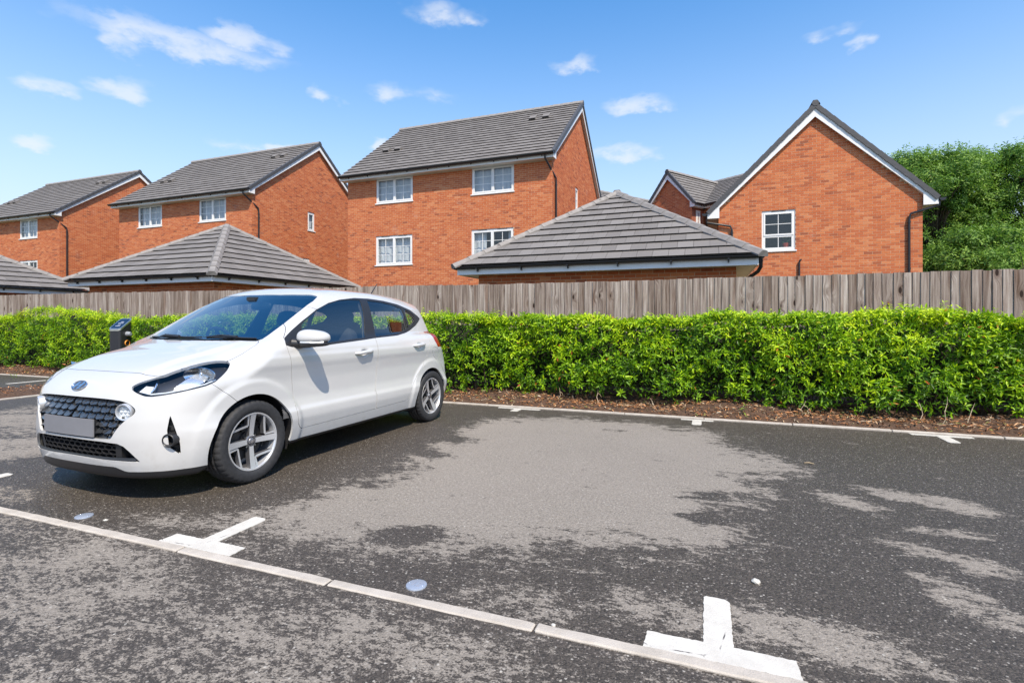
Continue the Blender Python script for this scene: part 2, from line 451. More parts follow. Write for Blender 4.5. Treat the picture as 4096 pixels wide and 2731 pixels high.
kerb_run('front_kerb', (X0, 1.835, 0), (9, 1.835, 0), .917, .052, .008, js)
kerb_run('back_kerb', (-20.2, 6.52, 0), (8.6, 6.40, 0), .917, .05, .018)
kerb_run('island_kerb', (-9.62, 1.86, 0), (-9.62, 6.42, 0), .917, .05, .02)
kerb_run('island_kerb', (-10.76, 1.86, 0), (-10.76, 6.42, 0), .917, .05, .02)

# ------------------------------------------------------------------ painted bay markings
def ragged(poly, step=.012, amp=.0022):
    out = []
    for (a, b) in zip(poly, poly[1:] + poly[:1]):
        L = math.dist(a, b); n = max(1, int(L / step))
        for i in range(n):
            f = i / n; j = amp * (0 if i == 0 else 1)
            out.append((a[0] + (b[0] - a[0]) * f + rnd.uniform(-j, j), a[1] + (b[1] - a[1]) * f + rnd.uniform(-j, j)))
    return out
def bay_T(cx, y0, sgn, bw, label, sl=.33, skew=0.0, bd=.10, sw=.10):
    h = bw / 2; s = sw / 2
    poly = [(-h, 0), (h, 0), (h - .005, bd), (s, bd + .003), (s + skew, sl + bd - .02), (s + skew - .018, sl + bd), (-s + skew + .01, sl + bd + .004), (-s + skew, sl + bd - .008), (-s, bd), (-h + .006, bd)]
    poly = [(x, y * sgn) for x, y in poly]
    if sgn < 0: poly = poly[::-1]
    poly = ragged(poly)
    mb = MB(); mb.prism(poly, .0, .0030, lambda x, y, d: (x, y, d))
    o = mb.build('bay_marking', M_PAINT); o.location = (cx, y0, .0005)
    return tag(o, label, 'road marking')
bay_T(.04, 1.866, 1, .50, 'white painted T bay marking with a crack, in front of the empty bay')
bay_T(-2.43, 1.866, 1, .50, 'white painted T bay marking on the kerb line beside the car\'s front wheel')
bay_T(-4.90, 1.866, 1, .50, 'white painted T bay marking on the far side of the car\'s front bumper')
bay_T(-2.30, 6.385, -1, .58, 'worn white T bay marking at the hedge kerb behind the car\'s rear wheel', .17, .0, .06)
bay_T(-.10, 6.38, -1, .36, 'small worn white T bay marking at the hedge kerb, middle of the empty bays', .26, .0, .06)
bay_T(2.20, 6.375, -1, .52, 'worn white T bay marking at the hedge kerb below the leaf litter end', .28, .0, .07)
bay_T(-11.98, 6.42, -1, .5, 'thin white T bay marking beside the planted island', .8, .0, .06)

# ------------------------------------------------------------------ numbered bay discs and stones
M_DISC = simple('disc_metal', (0.36, 0.40, 0.47), 0.42, 0.35, var=.08, vscale=60)
M_INK = simple('disc_ink', (0.26, 0.28, 0.33), 0.6)
def text_mesh(txt, size, ext, mat):
    cu = bpy.data.curves.new('t', 'FONT'); cu.body = txt; cu.size = size; cu.extrude = ext; cu.align_x = 'CENTER'; cu.align_y = 'CENTER'
    ob = bpy.data.objects.new('t', cu); COL.objects.link(ob)
    dg = bpy.context.evaluated_depsgraph_get(); me = bpy.data.meshes.new_from_object(ob.evaluated_get(dg))
    bpy.data.objects.remove(ob); bpy.data.curves.remove(cu)
    me.materials.clear(); me.materials.append(mat)
    return me
def disc(x, y, label, num=None):
    root = thing('bay_disc', label, 'marker disc', (x, y, 0))
    mb = MB(); mb.lathe([(0, .0075), (.041, .0075), (.0445, .006), (.046, .002), (.046, -.01)], 36, lambda a, b, h: (a, b, h))
    smooth_shade(mb.build('plate', M_DISC, root), 30)
    for s in (-1, 1):
        mb = MB(); mb.lathe([(0, .0095), (.0035, .009), (.004, .007)], 10, lambda a, b, h: (a + s * .033, b, h)); mb.build('rivet', M_CHROME, root, smooth=True)
    if num:
        o = link('number', text_mesh(num, .05, .0004, M_INK), root); o.location = (0, 0, .0082); o.rotation_euler = (0, 0, R(-6))
    return root
M_CHROME = simple('chrome', (0.75, 0.76, 0.78), 0.18, 1.0)
disc(-1.18, 1.95, 'round pale blue bay disc stamped with a number, in the empty bay', '12')
disc(-3.43, 1.95, 'round bay disc set in the asphalt before the car\'s bumper')
M_STONE = simple('pale_stone', (0.55, 0.52, 0.46), 0.8, var=.15, vscale=30)
def pebble(x, y, r, label):
    bm = bmesh.new(); bmesh.ops.create_icosphere(bm, subdivisions=2, radius=r)
    for v in bm.verts:
        v.co *= 1 + rnd.uniform(-.22, .22); v.co.z *= .55
    me = bpy.data.meshes.new('pebble'); bm.to_mesh(me); bm.free(); me.materials.append(M_STONE)
    o = link('pebble', me); o.location = (x, y, r * .4); o.rotation_euler = (0, 0, rnd.uniform(0, 6))
    return tag(o, label, 'stone')
pebble(.205, 2.50, .017, 'off-white pebble lying in the empty bay beyond the cracked T marking')
pebble(-.54, 1.875, .0085, 'small pale chip of stone resting on the kerb joint')
pebble(-3.24, 1.95, .011, 'small pale stone lying beside the car\'s bay disc')
mb = MB(); mb.tube([(0, 0, .008), (.03, .004, .012), (.07, -.004, .007)], [.004, .006, .003], 6)
o = mb.build('twig', simple('dry_twig', (0.33, 0.25, 0.15), .8)); o.location = (.74, 4.72, 0); tag(o, 'single dry brown twig lying on the wet asphalt', 'twig')

# ------------------------------------------------------------------ fence
def mat_fence():
    m, t, b = material('weathered_boards')
    tc = t.n('ShaderNodeTexCoord').outputs['Object']
    oi = t.n('ShaderNodeObjectInfo').outputs['Random']
    off = t.n('ShaderNodeCombineXYZ', X=t.m('MULTIPLY', oi, 37.0), Z=t.m('MULTIPLY', oi, 91.0))
    v = t.n('ShaderNodeVectorMath', dict(operation='ADD')); t.put(v.inputs[0], tc); t.put(v.inputs[1], off)
    kn = t.n('ShaderNodeTexVoronoi', dict(feature='F1'), Scale=1.0, Vector=t.mapv(v.outputs[0], (6.0, 1, 2.6)))
    kd = kn.outputs['Distance']
    pull = t.m('MULTIPLY', t.sstep(kd, 0.42, 0.0), 0.55)
    gv = t.n('ShaderNodeVectorMath', dict(operation='ADD'))
    t.put(gv.inputs[0], t.mapv(v.outputs[0], (46, 46, 1.5)))
    t.put(gv.inputs[1], t.n('ShaderNodeCombineXYZ', X=t.m('MULTIPLY', pull, 5.0)))
    g1 = t.noise(gv.outputs[0], 1.0, 5, 0.65)
    g2 = t.noise(t.mapv(v.outputs[0], (9, 9, .8)), 1.0, 4, 0.6)
    c = t.ramp(g1, [(0.24, (0.060, 0.044, 0.036)), (0.40, (0.185, 0.148, 0.128)), (0.57, (0.320, 0.275, 0.245)), (0.78, (0.47, 0.43, 0.395))])
    tone = t.ramp(oi, [(0.0, (0.72, 0.65, 0.61)), (0.3, (0.92, 0.87, 0.85)), (0.6, (1.08, 1.06, 1.05)), (0.85, (1.24, 1.23, 1.23)), (1.0, (0.84, 0.76, .72))])
    c = t.mix(1.0, c, tone, 'MULTIPLY')
    c = t.mix(t.sstep(g2, 0.52, 0.72), c, t.mix(1.0, c, (0.60, 0.49, 0.43), 'MULTIPLY'))
    knot = t.sstep(kd, 0.14, 0.085)
    ring = t.m('MULTIPLY', t.sstep(kd, 0.26, 0.15), 0.45)
    c = t.mix(ring, c, (0.12, 0.078, 0.058))
    c = t.mix(knot, c, (0.030, 0.018, 0.014))
    t.put(b.inputs['Base Color'], c)
    b.inputs['Roughness'].default_value = 0.85; b.inputs['Specular IOR Level'].default_value = 0.2
    t.put(b.inputs['Normal'], t.bump(t.m('SUBTRACT', g1, t.m('MULTIPLY', knot, .8)), 0.6, 0.006))
    return m
M_FENCE = mat_fence()
fence = thing('board_fence', 'weathered grey wooden board fence behind the hedge', 'fence', (0, 8.0, 0))
def fence_top(x):
    return 1.772 + .0045 * max(0, -x - 3) + .006 * math.sin(x * .8) + .004 * math.sin(x * 2.3 + 1)
def board_mesh(w, seed):
    rr = random.Random(seed); H = 1.74
    mb = MB(); n = 6; zs = [H * i / n for i in range(n + 1)]
    prof = [(0, .019), (w * .5, .013), (w, .007)]
    for i in range(n):
        for j in range(2):
            (xa, ta), (xb, tb) = prof[j], prof[j + 1]
            mb.quad((xa, -ta, zs[i]), (xb, -tb, zs[i]), (xb, -tb, zs[i + 1]), (xa, -ta, zs[i + 1]))
        mb.quad((w, -.007, zs[i]), (w, 0, zs[i]), (w, 0, zs[i + 1]), (w, -.007, zs[i + 1]))
        mb.quad((0, 0, zs[i]), (0, -.019, zs[i]), (0, -.019, zs[i + 1]), (0, 0, zs[i + 1]))
    mb.quad((0, 0, H), (0, -.019, H), (w * .5, -.013, H), (w, -.007, H), (w, 0, H))
    mb.quad((w, 0, 0), (0, 0, 0), (0, 0, H), (w, 0, H))
    bow = rr.uniform(-.004, .004)
    mb.v = [(x, y + bow * math.sin(z / H * 3.1), z) for x, y, z in mb.v]
    return mb.mesh('board', M_FENCE)
meshes = [board_mesh(w, i) for i, w in enumerate((.100, .106, .112, .116, .120, .130, .110))]
widths = [.100, .106, .112, .116, .120, .130, .110]
x = -20.1
while x < 7.5:
    k = rnd.randrange(7)
    o = link('board', meshes[k], fence)
    top = fence_top(x) + rnd.uniform(-.009, .006)
    o.location = (x, -rnd.uniform(0, .004), top - 1.74); o.rotation_euler = (0, rnd.uniform(-.004, .004), R(2.2) * 0)
    x += widths[k] - .012
for z in (.3, 1.0, 1.6):
    mb = MB(); mb.box((-20.1, .006, z), (7.6, .044, z + .085)); mb.build('rail', M_FENCE, fence)
for i in range(11):
    mb = MB(); mb.box((-.05, .05, 0), (.05, .15, 1.74)); o = mb.build('post', M_FENCE, fence); o.location = (-19.9 + i * 2.7, 0, 0)
# ------------------------------------------------------------------ house materials
def mat_brick():
    m, t, b = material('red_brick')
    tc = t.n('ShaderNodeTexCoord').outputs['Object']
    geo = t.n('ShaderNodeNewGeometry').outputs['Position']
    oi = t.n('ShaderNodeObjectInfo').outputs['Random']
    at = t.n('ShaderNodeAttribute', dict(attribute_name='bv')).outputs['Fac']
    r = t.m('FRACT', t.m('ADD', at, t.m('MULTIPLY', oi, 7.31)))
    big = t.noise(geo, 0.55, 3, 0.6)
    r2 = t.m('ADD', t.m('MULTIPLY_ADD', t.m('POWER', r, 0.85), 0.88, 0.03), t.m('MULTIPLY', t.m('SUBTRACT', big, 0.5), 0.30))
    c = t.ramp(r2, [(0.0, (0.27, 0.084, 0.044)), (0.08, (0.36, 0.102, 0.046)), (0.20, (0.47, 0.128, 0.050)), (0.45, (0.485, 0.136, 0.052)),
                   (0.68, (0.53, 0.160, 0.060)), (0.88, (0.57, 0.195, 0.080)), (1.0, (0.58, 0.25, 0.12))])
    fine = t.noise(geo, 42, 5, 0.7)
    c = t.mix(0.55, c, t.mix(fine, (0.25, 0.25, 0.25), (0.75, 0.75, 0.75)), 'OVERLAY')
    bl = t.noise(geo, 2.2, 4, 0.65)
    c = t.mix(t.m('MULTIPLY', t.sstep(bl, 0.60, 0.74), 0.16), c, (0.62, 0.50, 0.42))     # lime bloom
    t.put(b.inputs['Base Color'], c)
    b.inputs['Roughness'].default_value = 0.9; b.inputs['Specular IOR Level'].default_value = 0.25
    t.put(b.inputs['Normal'], t.bump(fine, 0.5, 0.006))
    return m
def mat_tile():
    m, t, b = material('concrete_roof_tile')
    geo = t.n('ShaderNodeNewGeometry').outputs['Position']
    oi = t.n('ShaderNodeObjectInfo').outputs['Random']
    at = t.n('ShaderNodeAttribute', dict(attribute_name='bv')).outputs['Fac']
    r = t.m('FRACT', t.m('ADD', at, t.m('MULTIPLY', oi, 5.17)))
    n1 = t.noise(geo, 1.1, 5, 0.65); n2 = t.noise(geo, 55, 4, 0.7); n3 = t.noise(geo, 7, 4, 0.7)
    c = t.ramp(r, [(0.0, (0.158, 0.145, 0.135)), (0.5, (0.180, 0.166, 0.155)), (1.0, (0.205, 0.190, 0.178))])
    c = t.mix(0.4, c, t.mix(n1, (0.34, 0.34, 0.34), (0.66, 0.66, 0.66)), 'OVERLAY')
    c = t.mix(0.4, c, t.mix(n2, (0.25, 0.25, 0.25), (0.75, 0.75, 0.75)), 'OVERLAY')
    c = t.mix(t.m('MULTIPLY', t.sstep(n3, 0.62, 0.76), 0.18), c, (0.32, 0.30, 0.25))    # lichen
    t.put(b.inputs['Base Color'], c)
    b.inputs['Roughness'].default_value = 0.82; b.inputs['Specular IOR Level'].default_value = 0.3
    t.put(b.inputs['Normal'], t.bump(n2, 0.3, 0.005))
    return m
M_BRICK, M_TILE = mat_brick(), mat_tile()
M_MORTAR = simple('mortar', (0.56, 0.39, 0.25), 0.95, var=.15, vscale=9)
M_WALL = simple('plain_brickwork', (0.33, 0.11, 0.06), 0.95, var=.3, vscale=3)
M_RIDGE = simple('ridge_tile', (0.22, 0.203, 0.188), 0.8, var=.25, vscale=5)
M_VERGE = simple('verge_tile', (0.062, 0.062, 0.066), 0.6, var=.2, vscale=8)
M_UPVC = simple('white_upvc', (0.76, 0.75, 0.73), 0.35, var=.03, vscale=3)
M_SOFFIT = simple('cream_soffit', (0.72, 0.69, 0.62), 0.5, var=.04, vscale=2)
M_BLACK = simple('black_plastic', (0.018, 0.018, 0.02), 0.35)
M_ROOM = simple('dim_room', (0.10, 0.095, 0.09), 0.9)
M_NET = simple('net_curtain', (0.62, 0.63, 0.65), 0.9, var=.05, vscale=8)
def mat_pane():
    m, t, b = material('window_glass')
    nt = m.node_tree; nt.nodes.remove(b)
    out = nt.nodes['Material Output']
    lw = t.n('ShaderNodeLayerWeight', Blend=0.5).outputs['Facing']; fr = t.m('MULTIPLY_ADD', t.m('POWER', lw, 5.0), 0.94, 0.05)
    gl = t.n('ShaderNodeBsdfGlossy', Roughness=0.015, Color=(.95, .97, 1))
    tr = t.n('ShaderNodeBsdfTransparent', Color=(.80, .84, .86))
    mx = t.n('ShaderNodeMixShader', _0=t.m('MINIMUM', t.m('MULTIPLY_ADD', fr, 1.0, 0.02), 1.0), _1=tr, _2=gl)
    t.put(out.inputs['Surface'], mx)
    return m
M_PANE = mat_pane()
ZV = Vector((0, 0, 1))

def world_pt(root, p):
    return Matrix.Translation(root.location) @ root.rotation_euler.to_matrix().to_4x4() @ Vector(p)

BRICK_ME = None
def brick_mesh():
    global BRICK_ME
    if BRICK_ME is None:
        mb = MB(); mb.box((0, -.0035, 0), (.215, .0, .065), skip=(4,))
        BRICK_ME = mb.mesh('brick', M_BRICK)
    return BRICK_ME

def wall(root, O, en, L, zt, openings=(), top=None, bricks=True, nparts=300, zb=1.0, zvis=1.9, name='wall', depth=.12, visf=None):
    """brick wall: mortar sheet with real openings, bricks standing 6 mm proud of it. s runs left to right seen from outside"""
    O = Vector(O); en = Vector(en); es = ZV.cross(en)
    P = lambda s, z, d=0.0: O + es * s + ZV * z + en * d
    mb = MB()
    ss = sorted({0, L, *[o[0] for o in openings], *[o[1] for o in openings]})
    zz = sorted({0, zt, *[o[2] for o in openings], *[o[3] for o in openings]})
    for a, b in zip(ss[:-1], ss[1:]):
        for c, d in zip(zz[:-1], zz[1:]):
            mx, mz = (a + b) / 2, (c + d) / 2
            if any(o[0] < mx < o[1] and o[2] < mz < o[3] for o in openings): continue
            mb.quad(P(a, c), P(b, c), P(b, d), P(a, d))
    if top:
        mb.quad(P(0, zt), P(L, zt), P(L / 2, top(L / 2)))
    for (a, b, c, d) in openings:
        q = [(a, c), (b, c), (b, d), (a, d)]
        for (p1, p2) in zip(q, q[1:] + q[:1]):
            mb.quad(P(*p2), P(*p1), P(p1[0], p1[1], -depth), P(p2[0], p2[1], -depth), mi=1)
    w = mb.build(name, [M_MORTAR if bricks else M_WALL, M_BRICK], root)
    if not bricks: return w
    full, cut = [], []
    zmax = zt if not top else top(L / 2)
    i0 = int(zb / .075)
    for i in range(i0, int(zmax / .075)):
        z = i * .075 + .005; zc = z + .0325
        row = []
        s = -.225 + (.1125 if i % 2 else 0.0)
        while s < L:
            a, b = max(s, .0), min(s + .215, L)
            s += .225
            if b - a < .03: continue
            ivs = [(a, b)]
            for o in openings:
                if o[2] < zc < o[3]:
                    nv = []
                    for (p, q) in ivs:
                        if q <= o[0] or p >= o[1]: nv.append((p, q)); continue
                        if p < o[0]: nv.append((p, o[0] - .004))
                        if q > o[1]: nv.append((o[1] + .004, q))
                    ivs = nv
            for (p, q) in ivs:
                if q - p < .025: continue
                if top and (z + .065 > top(p) + .05 or z + .065 > top(q) + .05): continue
                if abs(q - p - .215) < 1e-4: full.append((p, z))
                else: cut.append((p, z, q - p))
    cpos = Vector((0, 0, 1.15))
    full.sort(key=lambda b: (0 if b[1] > zvis and (visf is None or visf(b[0], b[1])) else 1, (world_pt(root, P(*b)) - cpos).length))
    parts, rest = full[:nparts], full[nparts:]
    me = brick_mesh(); rz = math.atan2(es.y, es.x)
    for (p, z) in parts:
        o = link('brick', me, w); o.location = P(p, z, rnd.uniform(-.001, .001)); o.rotation_euler = (0, 0, rz)
    allb = np.array([(p, z, .215) for p, z in rest] + cut)
    if len(allb):
        n = len(allb); s0, z0, ln = allb.T
        j = rng.normal(0, .0008, n)
        V = np.zeros((n, 8, 3)); En, Es, O_ = np.array(en), np.array(es), np.array(O)
        cs = [(0, 0, 0), (1, 0, 0), (1, 1, 0), (0, 1, 0), (0, 0, 1), (1, 0, 1), (1, 1, 1), (0, 1, 1)]
        for k, (a, b, c) in enumerate(cs):
            V[:, k] = O_ + np.outer(s0 + a * ln, Es) + np.outer(z0 + b * .065, [0, 0, 1]) + np.outer((.0035 + j) * c, En)
        fq = np.array([(4, 5, 6, 7), (0, 1, 5, 4), (1, 2, 6, 5), (2, 3, 7, 6), (3, 0, 4, 7)])
        Fq = (np.arange(n)[:, None, None] * 8 + fq[None]).reshape(-1, 4)
        bv = np.repeat(rng.random(n), 5)
        link('brickwork', np_mesh('brickwork', V.reshape(-1, 3), Fq, M_BRICK, smooth=False, attr='bv', aval=bv), w, 'stuff')
    return w

TILE_CACHE = {}
def tile_mesh(tw, g, thick=.044):
    key = (round(tw, 3), round(g, 3))
    if key not in TILE_CACHE:
        mb = MB(); t = thick; L = g + .05
        mb.quad((.003, 0, t), (tw - .003, 0, t), (tw - .003, L, .004), (.003, L, .004))
        mb.quad((.003, .075, -.004), (tw - .003, .075, -.004), (tw - .003, 0, t), (.003, 0, t))
        mb.quad((.003, L, .002), (.003, .075, -.004), (.003, 0, t), (.003, L, .004))
        mb.quad((tw - .003, .075, -.004), (tw - .003, L, .002), (tw - .003, L, .004), (tw - .003, 0, t))
        TILE_CACHE[key] = mb.mesh('tile', M_TILE)
    return TILE_CACHE[key]

def tiles(roof, root, P0, es, eu, Hs, left, right, g=.33, tw=.30, nparts=300, vis=None):
    P0, es, eu = Vector(P0), Vector(es).normalized(), Vector(eu).normalized(); en = es.cross(eu)
    B = Matrix((es, eu, en)).transposed()
    n = max(1, round(Hs / g)); g = Hs / n
    full, cut = [], []
    for i in range(n):
        v0 = i * g; a, b = left(v0), right(v0); a1, b1 = left(v0 + g), right(v0 + g)
        s = math.floor(min(a, a1) / tw) * tw - (tw / 2 if i % 2 else 0)
        while s < max(b, b1):
            lo0, hi0 = max(s, a), min(s + tw, b); lo1, hi1 = max(s, a1), min(s + tw, b1)
            if s >= max(a, a1) - 1e-6 and s + tw <= min(b, b1) + 1e-6: full.append((s, v0))
            elif hi0 > lo0 + .01 or hi1 > lo1 + .01:
                cut.append((lo0, max(hi0, lo0), lo1, max(hi1, lo1), v0))
            s += tw
    cpos = Vector((0, 0, 1.15))
    full.sort(key=lambda q: (0 if vis is None or vis(*q) else 1, (world_pt(root, P0 + es * q[0] + eu * q[1]) - cpos).length))
    me = tile_mesh(tw, g); q = B.to_euler()
    for (s, v) in full[:nparts]:
        o = link('tile', me, roof); o.location = P0 + es * s + eu * v + en * rnd.uniform(-.001, .003); o.rotation_euler = q
    rest = [(s + .003, s + tw - .003, s + .003, s + tw - .003, v) for s, v in full[nparts:]] + cut
    if rest:
        mb = MB()
        for (a, b, a1, b1, v) in rest:
            r = rnd.random(); t = .044; L = g + .04
            F = lambda s, vv, h: P0 + es * s + eu * vv + en * h
            mb.quad(F(a, v, t), F(b, v, t), F(b1, v + L, .004), F(a1, v + L, .004), a=r)
            mb.quad(F(a, v + .075, -.004), F(b, v + .075, -.004), F(b, v, t), F(a, v, t), a=r)
        mb.build('tiling', M_TILE, roof, attr='bv', kind='stuff')

RIDGE_CACHE = {}
def ridge_run(roof, p, q, step=.42, name='ridge_tile', mat=None, w=.135, h=.055, drop=.045):
    p, q = Vector(p), Vector(q); d = (q - p); L = d.length; d.normalize()
    n = max(1, round(L / step)); ln = L / n
    key = (round(ln, 3), round(w, 3), round(drop, 3), mat)
    if key not in RIDGE_CACHE:
        mb = MB(); sec = [(-w, -drop), (-w * .48, h), (w * .48, h), (w, -drop)]
        a, b = .002, ln + .03
        for (s0, s1) in zip(sec[:-1], sec[1:]):
            mb.quad((a, s0[0] * 1.04, s0[1] + .012), (b, s0[0], s0[1]), (b, s1[0], s1[1]), (a, s1[0] * 1.04, s1[1] + .012))
        mb.quad(*[(a, s * 1.04, z + .012) for s, z in sec], (a, w, -drop - .02), (a, -w, -drop - .02))
        mb.quad((a, -w, -drop - .02), (b, -w, -drop - .02), (b, -w, -drop), (a, -w * 1.04, -drop + .012))
        mb.quad((b, w, -drop - .02), (a, w, -drop - .02), (a, w * 1.04, -drop + .012), (b, w, -drop))
        RIDGE_CACHE[key] = mb.mesh(name, mat or M_RIDGE)
    y = ZV.cross(d).normalized(); z = d.cross(y)
    e = Matrix((d, y, z)).transposed().to_euler()
    for i in range(n):
        o = link(name, RIDGE_CACHE[key], roof); o.location = p + d * (i * ln); o.rotation_euler = e

def slab(root, polys, name='roof'):
    """solid deck under the tiles: polys = list of planar outlines (outside view ccw)"""
    mb = MB()
    for pl in polys: mb.quad(*pl)
    return mb.build(name, M_TILE, root, attr='bv')

def gutter(root, p, q, out, z, r=.055):
    p, q, out = Vector(p), Vector(q), Vector(out)
    mb = MB(); n = 8
    pr = [(math.cos(math.pi + math.pi * k / n) * r, math.sin(math.pi + math.pi * k / n) * r) for k in range(n + 1)]
    for a, b in zip(pr[:-1], pr[1:]):
        F = lambda b_, c: b_ + out * (c[0] + r) + ZV * (z + c[1])
        mb.quad(F(p, a), F(q, a), F(q, b), F(p, b))
        mb.quad(F(p, (a[0] * .9, a[1] * .9)), F(p, (b[0] * .9, b[1] * .9)), F(q, (b[0] * .9, b[1] * .9)), F(q, (a[0] * .9, a[1] * .9)))
    for e in (p, q): mb.quad(*[e + out * (c[0] + r) + ZV * (z + c[1]) for c in pr])
    o = mb.build('gutter', M_BLACK, root)
    d = (q - p); L = d.length; d.normalize(); n = max(2, int(L / .9))
    m2 = MB(); m2.box((-.012, -.004, -.10), (.012, .05, -.03)); m2.box((-.016, -.004, -.052), (.016, .115, -.03)); me = m2.mesh('bracket', M_BLACK)
    ang = math.atan2(d.y, d.x)
    flip = ZV.cross(d).dot(out) < 0
    for i in range(n):
        b = link('bracket', me, o); b.location = p + d * (L * (i + .5) / n) + ZV * (z - .012); b.rotation_euler = (0, 0, ang + (math.pi if flip else 0))
    return o

def downpipe(root, pts, r=.034):
    mb = MB(); mb.tube(pts, r, 10); o = mb.build('downpipe', M_BLACK, root); smooth_shade(o, 50)
    a, b = Vector(pts[-2]), Vector(pts[-1])
    for f in (.02, .35, .7):
        c = a.lerp(b, f); m2 = MB(); m2.tube([c + ZV * .03, c - ZV * .03], r * 1.25, 10); smooth_shade(m2.build('pipe_clip', M_BLACK, o), 50)
    return o

def window(root, O, en, s0, s1, z0, z1, cols=((2, 3), (2, 3)), curtain='full', vents=True, sash=False, rec=-.028):
    O, en = Vector(O), Vector(en); es = ZV.cross(en)
    P = lambda s, z, d: O + es * s + ZV * z + en * d
    def bar(mb, a, b, c, d, f, k, mi=0): mb.prism([(a, c), (b, c), (b, d), (a, d)], k, f, lambda s, z, q: P(s, z, q), mi=mi)
    fw = .05; mb = MB()
    bar(mb, s0, s0 + fw, z0, z1, rec, rec - .07); bar(mb, s1 - fw, s1, z0, z1, rec, rec - .07)
    bar(mb, s0 + fw, s1 - fw, z0, z0 + fw, rec - .001, rec - .07); bar(mb, s0 + fw, s1 - fw, z1 - fw - .015, z1, rec - .001, rec - .07)
    w = mb.build('window', M_UPVC, root)
    def sub(nm, mat=M_UPVC): return lambda m: m.build(nm, mat, w)
    m = MB(); bar(m, s0 - .035, s1 + .035, z0 - .035, z0 + .004, .035, rec - .05); m.build('sill', M_UPVC, w)
    ncas = len(cols); a0, a1 = s0 + fw, s1 - fw; c0, c1 = z0 + fw, z1 - fw - .015
    cw = (a1 - a0) / (1 if sash else ncas)
    for k, (nc, nr) in enumerate(cols):
        if sash:
            zz = [c0, c0 + (c1 - c0) * .37, c1]
            p0, p1, q0, q1 = a0 + .002, a1 - .002, zz[k] + .002, zz[k + 1] - .002
        else:
            p0, p1, q0, q1 = a0 + k * cw + .003, a0 + (k + 1) * cw - .003, c0 + .003, c1 - .003
        if not sash and k: m = MB(); bar(m, p0 - .028, p0 + .022, c0, c1, rec - .003, rec - .07); m.build('mullion', M_UPVC, w)
        sw = .05; f = rec + (.012 if not (sash and k == 0) else -.004); m = MB()
        bar(m, p0, p0 + sw, q0, q1, f, rec - .05); bar(m, p1 - sw, p1, q0, q1, f, rec - .05)
        bar(m, p0 + sw, p1 - sw, q0, q0 + sw, f - .001, rec - .05); bar(m, p0 + sw, p1 - sw, q1 - sw, q1, f - .001, rec - .05)
        m.build('casement', M_UPVC, w)
        g0, g1, h0, h1 = p0 + sw, p1 - sw, q0 + sw, q1 - sw; bw = .009
        xs_ = [g0 + (g1 - g0) * i / nc for i in range(nc + 1)]; zs_ = [h0 + (h1 - h0) * i / nr for i in range(nr + 1)]
        m = MB()
        for i in range(1, nc): bar(m, xs_[i] - bw, xs_[i] + bw, h0, h1, rec - .006, rec - .03)
        for j in range(1, nr): bar(m, g0, g1, zs_[j] - bw, zs_[j] + bw, rec - .0075, rec - .028)
        if nc * nr > 1: m.build('glazing_bar', M_UPVC, w)
        for i in range(nc):
            for j in range(nr):
                m = MB(); dd = rec - .018; tl = rnd.uniform(-.0015, .0015)
                m.quad(P(xs_[i], zs_[j], dd + tl), P(xs_[i + 1], zs_[j], dd), P(xs_[i + 1], zs_[j + 1], dd - tl), P(xs_[i], zs_[j + 1], dd))
                m.build('pane', M_PANE, w)
        if vents and not (sash and k == 0):
            m = MB(); mid = (p0 + p1) / 2; bar(m, mid - cw * .24, mid + cw * .24, z1 - .036, z1 - .020, rec + .012, rec - .01); m.build('trickle_vent', M_BLACK, w)
    if curtain in ('full', 'sides'):
        spans = [(s0, s1)] if curtain == 'full' else [(s0, s0 + .32 * (s1 - s0)), (s1 - .16 * (s1 - s0), s1)]
        for (a, b) in spans:
            m = MB(); n = max(8, int((b - a) / .02)); ph = rnd.random() * 6; fq = rnd.uniform(.35, .55)
            pr = [(a + (b - a) * i / n, -.20 + .016 * math.sin(i * fq + ph) + .010 * math.sin(i * .17)) for i in range(n + 1)]
            for (x1, d1), (x2, d2) in zip(pr[:-1], pr[1:]): m.quad(P(x1, z0, d1), P(x2, z0, d2), P(x2, z1, d2), P(x1, z1, d1))
            m.build('curtain', M_NET, w, smooth=True)
    m = MB()
    q = [(s0 - .3, z0 - .3), (s1 + .3, z0 - .3), (s1 + .3, z1 + .2), (s0 - .3, z1 + .2)]
    m.quad(*[P(a, b, -.9) for a, b in q])
    for (p1, p2) in zip(q, q[1:] + q[:1]): m.quad(P(*p2, -.125), P(*p1, -.125), P(*p1, -.9), P(*p2, -.9))
    m.build('room', M_ROOM, w)
    return w

def barge(root, xg, pts, sgn):
    """white bargeboard with a boxed end on one rake of a gable; pts = eave point, ridge point (y,z)"""
    (ya, za), (yb, zb) = pts; k = 1 if yb > ya else -1
    dy, dz = yb - ya, zb - za; L = math.hypot(dy, dz); uy, uz = dy / L, dz / L
    dep = .245; nyo, nzo = (uz, -uy) if k > 0 else (-uz, uy)     # perpendicular, downwards/inwards
    nyo, nzo = k * uz * 1.0, -abs(uy)
    m = MB()
    drop = dep / abs(uy)
    oe = EAVE_O[0]
    poly = [(ya, za - .03), (ya, za - .20), (ya + k * (oe + .02), za - .20), (ya + k * (oe + .02), za - .20 + max(0, (oe + .02) * abs(uz / uy) - .03)), (yb, zb - .03 - drop), (yb, zb - .03)]
    if k < 0: poly = poly[::-1]
    if sgn < 0: poly = poly[::-1]
    m.prism(poly, xg - .022 * sgn, xg, lambda y, z, d: (d, y, z))
    return m.build('bargeboard', M_UPVC, root)
EAVE_O = [.32]

